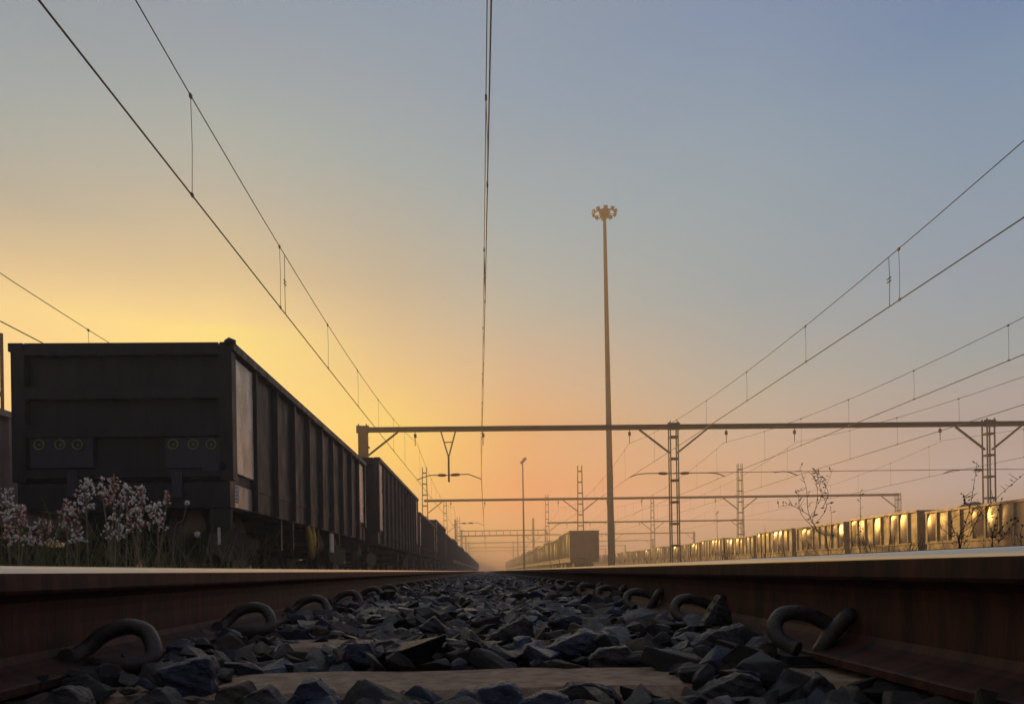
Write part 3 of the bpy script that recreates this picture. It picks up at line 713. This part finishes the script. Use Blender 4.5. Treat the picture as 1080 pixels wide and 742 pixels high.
# ------------------------------------------------------------------ plants
def blade(mb, x, y, z, h, lean, w=.004, mi=0, k=6, az=None):
    az = random.uniform(0, 2 * PI) if az is None else az
    d = Vector((math.cos(az), math.sin(az), 0)); s = Vector((-d.y, d.x, 0)); vs = []
    for i in range(k + 1):
        t = i / k; p = Vector((x, y, z)) + d * lean * t ** 2 + Vector((0, 0, h * (t - .25 * (lean / max(h, .01)) * t ** 3)))
        ww = w * (1 - t) ** .6 + .0004
        vs += [p - s * ww / 2 + d * .0006, p + s * ww / 2 + d * .0006, p - d * .0012]
    fs = []
    for i in range(k):
        a = i * 3
        for j in range(3): fs.append((a + j, a + (j + 1) % 3, a + 3 + (j + 1) % 3, a + 3 + j))
    mb.add(vs, fs, mi, True)
def plume_plant(px, ytop, ybot, wpx, Y, pink, label, n=46):
    c = at(px, (ytop + ybot) / 2, Y); top = at(px, ytop, Y); k = (c - at(px + 1, (ytop + ybot) / 2, Y)).length
    hh = (top.z - c.z); R = wpx * k / 2
    base = Vector((c.x + random.uniform(-.06, .06), Y + random.uniform(-.05, .05), -.17))
    r = empty('flowering_grass', base)
    lo = c - Vector((0, 0, hh))
    stem = [(0, 0, 0), tuple((lo - base) * .45 + Vector((random.uniform(-.02, .02), 0, 0))), tuple(lo - base), tuple(top - base)]
    m = MB(); m.tube(spline(stem, 5), [.0022] * 15 + [.0008], 5); m.build('stem', M['dry'], r)
    m = MB()
    for i in range(n):
        t = random.random(); prof_ = math.sin(PI * min(1, .12 + .88 * (1 - t)) ** .9) if wpx > 12 else 1
        z = lo.z + (top.z - lo.z) * t; rad = R * (.25 + .75 * (1 - t) ** .6) * math.sqrt(random.random())
        a = random.uniform(0, 2 * PI); rad *= random.choice((1, 1, 1.35)); p = Vector((c.x + rad * math.cos(a) + (stem[3][0] - stem[2][0]) * 0, Y + rad * math.sin(a), z)) - base
        q_ = Vector(p) - Vector((rad * math.cos(a) * .9, rad * math.sin(a) * .9, .012 + rad * .6)); m.tube([q_, p], .0004, 3, mi=2, cap=False)
        sz = random.choice((.0024, .003, .0036, .0046)) * (Y / 2.2)
        rot = Matrix.Rotation(random.uniform(0, 6.3), 3, 'Z') @ Matrix.Rotation(random.uniform(.2, 1.3), 3, 'X')
        mi = 1 if random.random() < pink else 0
        m.ico(p, sz, mi, (.75, .75, 1.6), rot)
        for _ in range(3):
            d = Vector((random.gauss(0, 1), random.gauss(0, 1), random.gauss(0, 1))).normalized() * sz * 2.1
            m.tube([p, p + d], [.0007, .0003], 3, mi=mi, cap=False)
    m.build('flower_head', [M['fl_white'], M['fl_pink'], M['dry']], r)
    m = MB()
    for _ in range(9): blade(m, random.uniform(-.04, .04), random.uniform(-.05, .05), 0, random.uniform(.16, .34), random.uniform(.04, .20), random.uniform(.002, .0045))
    m.build('leaf_blades', M['grass'], r)
    tag(r, label, 'grass plant', 'flowering grasses behind the left rail')
PL = [(8, 512, 548, 20, 2.2, .05, 'white flowering grass at the left edge of the picture'),
      (20, 532, 567, 32, 2.15, .75, 'pink flowering grass second from the left edge'),
      (45, 546, 575, 32, 2.2, .55, 'low brownish pink flowering grass left of the bushy cluster'),
      (24, 564, 576, 44, 2.05, .5, 'lowest pink flowering grass near the left edge, close over the rail'),
      (71, 527, 556, 26, 2.3, .55, 'pinkish flowering grass right of the low brownish one'),
      (91, 504, 540, 24, 2.25, .05, 'white flowering grass, left one of the tall cluster'),
      (108, 504, 522, 12, 2.4, .1, 'small white flowering grass in the gap of the tall cluster'),
      (120, 499, 534, 17, 2.25, .85, 'tallest flowering grass, a rosy pink plume among white ones'),
      (134, 511, 536, 20, 2.2, .08, 'white flowering grass just right of the tallest pink plume'),
      (149, 511, 540, 20, 2.3, .35, 'pale pink flowering grass at the right of the tall cluster'),
      (122, 541, 569, 24, 2.1, .03, 'white flowering grass drooping low under the tallest pink plume'),
      (144, 535, 560, 24, 2.15, .4, 'pinkish white flowering grass low on the right of the cluster'),
      (166, 530, 558, 22, 2.2, .1, 'cream flowering grass standing apart right of the cluster'),
      (176, 516, 531, 9, 2.25, .8, 'thin pink tipped flowering grass leaning beside the cream one'),
      (81, 558, 572, 18, 2.1, .15, 'small sparse white flowering grass low in the green blades')]
for a in PL: plume_plant(*a, n=int(14 + a[3] * (a[2] - a[1]) / 16))
def small_flower():
    c = at(197, 530, 2.2); b = at(182, 592, 2.2); r = empty('wild_flower', (b.x, b.y, -.17))
    m = MB(); m.tube(spline([(0, 0, 0), tuple(at(183, 570, 2.2) - Vector((b.x, b.y, -.17))), tuple(at(193, 548, 2.2) - Vector((b.x, b.y, -.17))), tuple(c - Vector((b.x, b.y, -.17)))], 5), .0012, 5); m.build('stem', M['dry'], r)
    m = MB(); cc = c - Vector((b.x, b.y, -.17))
    for i in range(7): a = i * 2 * PI / 7; m.ico(cc + Vector((.004 * math.cos(a), .003, .004 * math.sin(a))), .0042)
    m.build('flower_head', M['fl_white'], r); tag(r, 'single small white flower on a bent stalk, right of the flowering grasses', 'flower')
small_flower()
# low grass behind the left rail
def grass_patch(name, x0, x1, y0, y1, n_, h0, h1, label, mats, lean=.12, dens=None):
    m = MB()
    for _ in range(n_):
        x, y = random.uniform(x0, x1), random.uniform(y0, y1)
        blade(m, x, y, -.2, random.uniform(h0, h1), random.uniform(.02, lean), random.uniform(.0018, .0045), mi=random.choice((0, 0, 1)))
    return tag(m.build(name, mats), label, kind='stuff')
grass_patch('grass', -1.95, -.85, 1.7, 3.1, 900, .34, .56, 'green and dry grass blades behind the left rail', [M['grass'], M['dry']], .22)
grass_patch('grass', -1.5, -.8, 2.6, 5.5, 260, .32, .50, 'sparse dark grass at the foot of the nearest wagon', [M['twig'], M['dry']], .18)
grass_patch('grass', .8, 2.9, 1.9, 6.0, 700, .28, .47, 'short grass behind the right rail', [M['leaf'], M['dry']], .16)
grass_patch('grass', -15, -11.2, 5, 50, 9000, .7, 1.7, 'tall dark grass screen added beyond the far left track', [M['twig'], M['dry']], .4)  # put in to close the bright gap below the wagons
grass_patch('grass', -2.6, -1.9, 4, 30, 900, .2, .45, 'rough grass strip beside the dark train', [M['twig'], M['dry']], .2)
grass_patch('grass', 3.0, 21, 5, 34, 6000, .25, .62, 'rough dry grass between the tracks on the right', [M['leaf'], M['dry']], .25)

def twig_plant(name, root_px, Y, stems, label, r0=.0015, buds=(), leaves=0, cat='weed', mats=None, br=0):
    b = at(*root_px, Y); base = Vector((b.x, Y, -.2)); r = empty(name, base)
    m = MB()
    for st in stems:
        pts = [Vector((0, 0, 0))] if st[0] == root_px else []
        pts += [at(px, py, Y) + Vector((0, random.uniform(-.004, .004), 0)) - base for px, py in st]
        sp = spline(pts, 4); nn = len(sp); rr = [r0 * (1 - .75 * i / nn) for i in range(nn)]
        if st[0] != root_px: rr = [v * .6 for v in rr]
        m.tube(sp, rr, 5)
        if br:
            for i in range(3, nn, 2):
                if random.random() < br:
                    d = Vector((random.uniform(-1, 1), random.uniform(-.5, .5), random.uniform(.2, 1))).normalized() * random.uniform(.012, .035)
                    m.tube([sp[i], sp[i] + d], [.0008, .0004], 4)
    m.build('stem', M['twig'], r)
    if cat == 'weed' and leaves != 6:
        m = MB()
        for st in stems:
            sp = spline([at(px, py, Y) - base for px, py in st], 5)
            for p in sp[2:]:
                for _ in range(2):
                    if random.random() < .4:
                        d = Vector((random.uniform(-1, 1), random.uniform(-.6, .6), random.uniform(-.1, 1))).normalized(); ln = random.uniform(.006, .016)
                        e = p + d * ln; sd_ = d.cross(Vector((0, 1, 0))).normalized() * ln * .16
                        m.tube([p, e], [.0006, .0004], 3)
                        if random.random() < .6: m.add([p + d * ln * .5, p + d * ln * .8 + sd_, e + d * .004, p + d * ln * .8 - sd_ + Vector((0, .0008, 0))], [(0, 1, 2), (0, 2, 3), (0, 3, 2, 1)][:2])
        m.build('leaflets', M['leaf'] if leaves else M['twig'], r)
    if buds:
        m = MB()
        for st, s0 in buds:
            pts = spline([at(px, py, Y) - base for px, py in st], 5)
            for i, p in enumerate(pts):
                if i % 2 == 0: m.ico(p + Vector((random.uniform(-.003, .003), 0, 0)), s0 * random.uniform(.7, 1.2), 0, (1, 1, 1.4))
        m.build('seed_heads', M['twig'], r)
    if leaves:
        m = MB()
        for _ in range(leaves): blade(m, random.uniform(-.07, .07), random.uniform(-.05, .05), 0.02, random.uniform(.24, .37), random.uniform(.02, .16), random.uniform(.003, .006))
        m.build('leaves', M['leaf'], r)
    tag(r, label, cat); return r
Yp = 2.0
rp0 = (873, 582)
twig_plant('dry_weed', rp0, Yp, [[rp0, (862, 560), (853, 540), (850, 515), (844, 493)], [(862, 560), (857, 545), (868, 520), (878, 494)], [(858, 556), (844, 540), (843, 520), (845, 517)], [(853, 543), (838, 534), (830, 533), (820, 535)], [(860, 552), (872, 535), (866, 518), (862, 497)], [(868, 535), (873, 520), (866, 505), (863, 497)], [(858, 545), (862, 520), (858, 500)], [(874, 580), (877, 560), (876, 537)]],
           'bare forking dry weed standing alone above the right rail', .0013, br=.25)
twig_plant('seed_stalk', (907, 580), Yp, [[(907, 580), (908, 550), (907, 519)]], 'thin straight stalk of seeds right of the bare forking weed', .0013, buds=[([(908, 560), (907, 519)], .0016)])
rb = (1012, 580)
twig_plant('bushy_weed', rb, 1.95, [[rb, (1018, 555), (1023, 535), (1031, 490)], [(1016, 556), (1030, 545), (1055, 522), (1080, 500), (1100, 484)], [(1022, 535), (1018, 527), (1017, 523)], [rb, (1002, 565), (992, 556)], [(1014, 562), (1028, 552), (1040, 545), (1052, 533)], [rb, (1022, 565), (1030, 548), (1036, 535)], [rb, (1006, 560), (1004, 548), (1012, 540)]],
           'bushy dark weed with one tall budded stem above the right rail', .0016, buds=[([(1022, 540), (1025, 520), (1031, 491)], .0020), ([(1017, 530), (1017, 522)], .003), ([(1060, 518), (1080, 500)], .0018)], leaves=150, br=.6)
rc = (1046, 580)
twig_plant('budded_weed', rc, 1.9, [[rc, (1046, 560), (1042, 552)], [(1046, 568), (1050, 550), (1055, 530)], [(1048, 566), (1060, 553), (1070, 545)], [(1052, 572), (1062, 560), (1074, 548)], [rc, (1054, 570), (1064, 562)]],
           'low knobbly weed right of the bushy weed', .0014, buds=[([(1046, 566), (1050, 550), (1055, 531)], .0022), ([(1050, 566), (1060, 553), (1070, 546)], .0022), ([(1054, 570), (1062, 560), (1073, 549)], .0022)], leaves=12, br=.5)
rd = (1078, 580)
twig_plant('edge_weed', rd, 1.9, [[rd, (1076, 565), (1079, 552)], [(1077, 572), (1070, 560)]], 'dark budded weed cut off by the right edge', .0014, buds=[([(1077, 575), (1079, 550)], .0026)], leaves=6)
def tuft(px, Y, label, n_, hpx, lean, w_=.006):
    b = at(px, 585, Y); r = empty('grass_tuft', (b.x, Y, -.2)); m = MB(); h_ = at(px, 585 - hpx, Y).z + .2
    for _ in range(n_): blade(m, random.uniform(-.03, .03), random.uniform(-.03, .03), 0, h_ * random.uniform(.8, 1.1), random.uniform(.02, lean), w_ * random.uniform(.6, 1.2))
    m.build('blades', M['leaf'], r); tag(r, label, 'grass tuft')
tuft(768, 2.4, 'short tuft of broad dark blades, leftmost above the right rail', 8, 8, .10, .009)
tuft(800, 2.2, 'curved dark grass tuft left of the bare forking weed', 9, 24, .16, .007)
tuft(932, 2.1, 'low feathery green tuft between the thin stalk and the bushy weed', 34, 14, .12, .003)
tuft(960, 2.1, 'sparse low tuft of thin blades left of the bushy weed', 14, 12, .10, .003)
# dark scrub below the nearest wagon
twig_plant('dry_scrub', (268, 596), 4.6, [[(268, 596), (258, 575), (250, 560)], [(268, 596), (275, 580), (288, 568)], [(268, 590), (264, 572), (266, 556)], [(272, 590), (284, 582), (290, 575)], [(262, 585), (248, 575), (240, 572)]], 'grey dry scrub in front of the nearest wagon wheels', .004, br=.6)

# ------------------------------------------------------------------ ballast stones
def hull_stone(seed, sx, sy, sz, fine=2, npt=11, amp=.05):
    rn = random.Random(seed); bm = bmesh.new()
    for _ in range(npt):
        v = Vector((rn.gauss(0, 1), rn.gauss(0, 1), rn.gauss(0, 1))).normalized() * rn.uniform(.82, 1.0)
        bm.verts.new((v.x * sx, v.y * sy, v.z * sz))
    res = bmesh.ops.convex_hull(bm, input=bm.verts[:])
    loose = [v for v in bm.verts if not v.link_faces]
    bmesh.ops.delete(bm, geom=loose, context='VERTS')
    bmesh.ops.dissolve_limit(bm, angle_limit=math.radians(12), verts=bm.verts[:], edges=bm.edges[:])
    if fine:
        bmesh.ops.bevel(bm, geom=bm.edges[:], offset=.035 * min(sx, sy, sz) * 1.6, segments=1, affect='EDGES', profile=.6)
        bmesh.ops.triangulate(bm, faces=bm.faces[:])
        for _ in range(fine):
            bmesh.ops.subdivide_edges(bm, edges=[e for e in bm.edges if e.calc_length() > .16 * sx], cuts=1, use_grid_fill=True)
            bmesh.ops.triangulate(bm, faces=bm.faces[:])
        for v in bm.verts:
            p = v.co / sx; nn = v.normal
            d = noise.noise(p * 2.1 + Vector((seed, 0, 0))) * .9 + math.floor(noise.noise(Vector((p.x * 1.5, p.y * 1.5, p.z * 6)) + Vector((seed, 3, 0))) * 6) / 6 * .7 + noise.noise(Vector((p.x * 5, p.y * 5, p.z * 11)) + Vector((0, seed, 0))) * .5 + noise.noise(p * 13) * .22
            v.co += nn * d * amp * sx
    bmesh.ops.recalc_face_normals(bm, faces=bm.faces[:])
    V = [v.co.copy() for v in bm.verts]; bm.verts.index_update(); Fs = [[v.index for v in f.verts] for f in bm.faces]; bm.free()
    return V, Fs
STM = [M['st_grey'], M['st_blue_sheen'], M['st_brown'], M['st_dark']]
protos_hi = []
for i in range(22):
    rn = random.Random(100 + i); V, Fs = hull_stone(i, 1, rn.uniform(.55, .95), rn.uniform(.28, .6), 2, npt=rn.choice((8, 9, 10, 12)), amp=.045)
    m = MB(); m.add(V, Fs, 0, False)
    for k in range(4):
        me = m.mesh('stone', STM[k]); protos_hi.append((k, me))
def put_stone(me, loc, size, rot, label, group='loose ballast stones in the foreground'):
    o = bpy.data.objects.new('ballast_stone', me); COL.objects.link(o); o.location = loc; o.scale = (size,) * 3; o.rotation_euler = rot
    return tag(o, label, 'stone', group)
# stones one can pick out, traced by outline: front outline in pixels, depth, thickness
def traced(pts, Y, thick, mi, label, bulge=.25, tilt=0.0):
    c = Vector((0, 0, 0)); P = [at(px, py, Y) for px, py in pts]
    for p in P: c += p
    c /= len(P)
    bm = bmesh.new()
    rn = random.Random(int(pts[0][0] * 7 + pts[0][1]))
    for p in P:
        d = p - c
        bm.verts.new(d * .93 + Vector((0, -thick * .28 + d.z * tilt, 0))); bm.verts.new(d * 1.0 + Vector((0, thick * .1 + d.z * tilt, 0))); bm.verts.new(d * rn.uniform(.6, .8) + Vector((0, thick * .6 + d.z * tilt, -.004)))
    bm.verts.new((0.002, -thick * (.28 + bulge * .3), 0))
    bmesh.ops.convex_hull(bm, input=bm.verts[:]); bmesh.ops.delete(bm, geom=[v for v in bm.verts if not v.link_faces], context='VERTS')
    bmesh.ops.bevel(bm, geom=[e for e in bm.edges if e.calc_face_angle(0) > .3], offset=.0012, segments=1, affect='EDGES')
    bmesh.ops.triangulate(bm, faces=bm.faces[:])
    for _ in range(4):
        bmesh.ops.subdivide_edges(bm, edges=[e for e in bm.edges if e.calc_length() > .0055], cuts=1, use_grid_fill=True); bmesh.ops.triangulate(bm, faces=bm.faces[:])
    for v in bm.verts:
        p = v.co
        q1 = Vector((p.x * 30, p.y * 30, p.z * 110 + p.x * 40)) + c * 7; w1 = noise.noise(q1); step = math.floor(w1 * 5) / 5
        v.co += v.normal * (noise.noise(p * 38 + c * 9) * .0035 + step * .0032 + noise.noise(p * 160) * .0012 + noise.noise(p * 420) * .0005)
    bmesh.ops.recalc_face_normals(bm, faces=bm.faces[:])
    m = MB(); bm.verts.index_update(); m.add([v.co.copy() for v in bm.verts], [[v.index for v in f.verts] for f in bm.faces], 0, False); bm.free()
    o = m.build('ballast_stone', STM[mi]); o.location = c
    return tag(o, label, 'stone', 'loose ballast stones in the foreground'), c
SPC = [
 ([(169, 706), (207, 692), (224, 691), (229, 704), (228, 744), (196, 746), (180, 724)], .95, .05, 1, 'blue-black stone with a smooth flat face beside the nearest left clip'),
 ([(46, 742), (60, 725), (80, 722), (93, 735), (97, 752), (50, 756)], .86, .05, 0, 'rough grey stone in the bottom left corner under the nearest left clip'),
 ([(140, 742), (156, 728), (174, 721), (186, 733), (196, 752), (146, 756)], .87, .05, 0, 'rough grey stone touching the left of the blue-black stone'),
 ([(228, 724), (262, 719), (272, 732), (268, 752), (228, 752)], .90, .05, 2, 'brown rounded stone just right of the blue-black stone'),
 ([(256, 731), (284, 722), (304, 738), (312, 752), (262, 754)], .875, .05, 0, 'grey speckled stone at the bottom edge, third right of the blue-black stone'),
 ([(300, 744), (318, 718), (336, 714), (352, 728), (362, 752), (306, 754)], .88, .05, 1, 'dark blue pointed stone at the bottom edge left of centre'),
 ([(345, 692), (370, 677), (392, 675), (402, 689), (398, 700), (352, 702)], 1.22, .07, 1, 'broad dark blue stone lying behind the nearest sleeper, left of centre'),
 ([(394, 676), (414, 672), (432, 678), (438, 690), (410, 692), (400, 690)], 1.26, .06, 0, 'pale streaked stone leaning on the broad dark blue one'),
 ([(510, 675), (530, 660), (553, 649), (563, 655), (564, 668), (545, 676)], 1.42, .07, 3, 'black wedge shaped stone with a sharp peak near the centre'),
 ([(574, 682), (600, 669), (618, 663), (636, 670), (634, 684), (600, 690)], 1.28, .08, 1, 'flat blue slab with a bright upper edge right of centre'),
 ([(440, 660), (458, 649), (470, 660), (472, 668), (446, 668)], 1.5, .06, 3, 'small dark block shaped stone left of the black wedge'),
 ([(480, 742), (505, 724), (540, 718), (556, 736), (550, 754), (486, 754)], .88, .05, 1, 'dark bluish stone at the bottom edge near the centre'),
 ([(540, 744), (572, 727), (600, 733), (612, 752), (548, 756)], .86, .05, 1, 'blue-grey stone at the bottom edge right of the centre one'),
 ([(584, 730), (600, 719), (622, 718), (645, 724), (656, 738), (650, 752), (596, 752)], .92, .05, 3, 'rounded dark stone leaning on the front of the sleeper'),
 ([(720, 742), (745, 722), (775, 708), (800, 714), (806, 740), (800, 756), (728, 756)], .90, .06, 3, 'large black stone in front of the sleeper, left of the right clip'),
 ([(800, 724), (816, 709), (826, 710), (828, 728), (812, 736)], 1.0, .04, 2, 'brown grainy stone under the nearest right clip'),
 ([(778, 696), (800, 676), (817, 675), (818, 690), (800, 700)], 1.12, .05, 2, 'pitted brown stone leaning against the nearest right clip'),
 ([(832, 752), (842, 724), (862, 708), (876, 718), (886, 752)], .88, .05, 3, 'dark upright stone below the nearest right clip'),
 ([(894, 744), (920, 722), (954, 708), (974, 720), (960, 742), (930, 754)], .92, .05, 0, 'grey stone resting against the right rail foot'),
 ([(722, 680), (750, 664), (782, 656), (800, 668), (796, 684), (760, 694), (730, 692)], 1.25, .08, 3, 'long layered dark stone left of the nearest right clip'),
 ([(738, 660), (748, 640), (758, 626), (768, 642), (772, 660)], 1.52, .06, 3, 'tall black stone leaning on the second right clip'),
 ([(618, 694), (632, 682), (660, 680), (672, 692), (668, 708), (625, 708)], 1.17, .06, 3, 'black angular stone behind the sleeper right of the flat blue slab'),
]
occ = []
for a in SPC:
    o, cc = traced(*a); occ.append((cc.x, cc.y, .032))
GL, GR = TR['own'] - .505, TR['own'] + .505
def hgt(x, y):
    """height of the stone surface between the rails"""
    d = abs((y - SP0 + .06 + SPD / 2) % SPD - SPD / 2)          # distance to nearest sleeper line
    b = .000 if y > 1.12 else -.020
    if d < .115: b += .010 if y > 1.2 else 0
    return b + .034 * noise.noise(Vector((x * 4.2, y * 3.2, 1.7))) + (.004 if y > 2.2 else 0)
random.seed(21)
cells = []
y = .62; cnt = 0
near = []
while y < 2.35:
    x = GL - .02
    st = .040
    while x < GR + .02:
        xx, yy = x + random.uniform(-.013, .013), y + random.uniform(-.013, .013)
        x += st * random.uniform(.85, 1.25)
        vis = abs(xx - .034 * yy) < .70 * yy + .05
        if not vis: continue
        d0 = yy - SP0 + .06
        if abs(d0) < .105 and -.35 < xx < .24: continue       # open face of the first sleeper
        if any((xx - a) ** 2 + (yy - b) ** 2 < c_ ** 2 for a, b, c_ in occ): 
            continue
        near.append((xx, yy))
    y += st * random.uniform(.85, 1.05)
near.sort(key=lambda p: p[1]); 
NEARMAX = 270
ind = near[:NEARMAX]; rest = near[NEARMAX:]
for xx, yy in ind:
    k, me = random.choice(protos_hi)
    if random.random() < .35: k, me = protos_hi[random.randrange(22) * 4 + 3]
    s = random.choice((.02, .03, .036, .044, .052, .062)) * random.uniform(.9, 1.1)
    z = hgt(xx, yy) - .008 + random.uniform(-.012, .006)
    if abs(xx + .04) > .40 and (yy < .92 or 1.16 < yy < 1.4): z -= .010
    if abs(yy - SP0 + .06) < .13 and not -.35 < xx < .24: z = .008 if xx < .36 else -.026
    if yy < .93: z = -.020 - s * .1 + random.uniform(.006, .016)
    lab = {1: 'dark blue-black angular stone lying loose among the foreground ballast', 0: 'mid grey angular stone lying loose among the foreground ballast', 2: 'brownish angular stone lying loose among the foreground ballast', 3: 'near-black angular stone lying loose among the foreground ballast'}[k]
    put_stone(me, (xx, yy, z), s, (random.gauss(0, .35), random.gauss(0, .35), random.uniform(0, 6.3)), lab, {0: 'grey foreground stones', 1: 'blue-black foreground stones', 2: 'brownish foreground stones', 3: 'near-black foreground stones'}[k])
# the rest of the bed as one mass
mid_p = [hull_stone(300 + i, 1, random.uniform(.6, .95), random.uniform(.28, .6), 1, npt=9, amp=.05) for i in range(14)]
low_p = [hull_stone(400 + i, 1, random.uniform(.6, .95), random.uniform(.45, .7), 0, npt=9) for i in range(14)]
big = MB()
def scatter(x, y, z, s, P):
    V, Fs = random.choice(P)
    R_ = (Matrix.Rotation(random.uniform(0, 6.3), 3, 'Z') @ Matrix.Rotation(random.uniform(-.6, .6), 3, 'X') @ Matrix.Rotation(random.uniform(-.6, .6), 3, 'Y'))
    big.add([R_ @ (v * s) + Vector((x, y, z)) for v in V], Fs, random.choice((0, 0, 0, 1, 2, 3, 3, 3)), False)
for xx, yy in rest: scatter(xx, yy, hgt(xx, yy) + random.uniform(-.012, .008), random.choice((.024, .034, .042, .052, .062)), mid_p)
for _ in range(230):                                      # a second layer filling gaps close by
    xx, yy = random.uniform(GL, GR), random.uniform(.6, 2.35)
    if abs(yy - SP0 + .06) < .14 and -.40 < xx < .28: continue
    scatter(xx, yy, hgt(xx, yy) - .030, random.uniform(.018, .03), mid_p)
y = 2.35
while y < 30:
    st = .040 if y < 6 else (.055 if y < 14 else .08)
    x = GL
    while x < GR:
        xx, yy = x + random.uniform(-.015, .015), y + random.uniform(-.015, .015)
        s = random.choice((.024, .034, .04, .05, .066)) * (1 if y < 14 else 1.2)
        scatter(xx, yy, hgt(xx, yy) + random.uniform(-.012, .010), s, mid_p if y < 4 else low_p); x += st * random.uniform(.85, 1.3)
    y += st * random.uniform(.9, 1.2)
for side in (-1, 1):                                      # shoulders outside the rails
    for _ in range(2600):
        d = .66 + .9 * random.random(); yy = -1 + 13 * random.random() ** 1.4
        scatter(TR['own'] + side * d, yy, -.03 - max(0, d - 1.15) * .42 + random.uniform(-.02, .012), random.uniform(.024, .042), low_p)
tag(big.build('ballast', STM), 'dark crushed stone ballast filling the track', kind='stuff')

# ------------------------------------------------------------------ haze
hz = MB(); hz.box(-305, 305, -65, 605, -1.6, 34.5)
hm_ = bpy.data.materials.new('haze'); hm_.use_nodes = True; nt = hm_.node_tree; nt.nodes.clear()
ho = nt.nodes.new('ShaderNodeOutputMaterial'); hv = nt.nodes.new('ShaderNodeVolumePrincipled')
hv.inputs['Color'].default_value = (.98, .83, .73, 1); hv.inputs['Density'].default_value = .0050; hv.inputs['Anisotropy'].default_value = .4
nt.links.new(hv.outputs[0], ho.inputs['Volume'])
ob = hz.build('haze', hm_); tag(ob, 'thin warm dusk haze lying over the yard', kind='stuff')
hm_.cycles.homogeneous_volume = True if hasattr(hm_, 'cycles') and hasattr(hm_.cycles, 'homogeneous_volume') else False
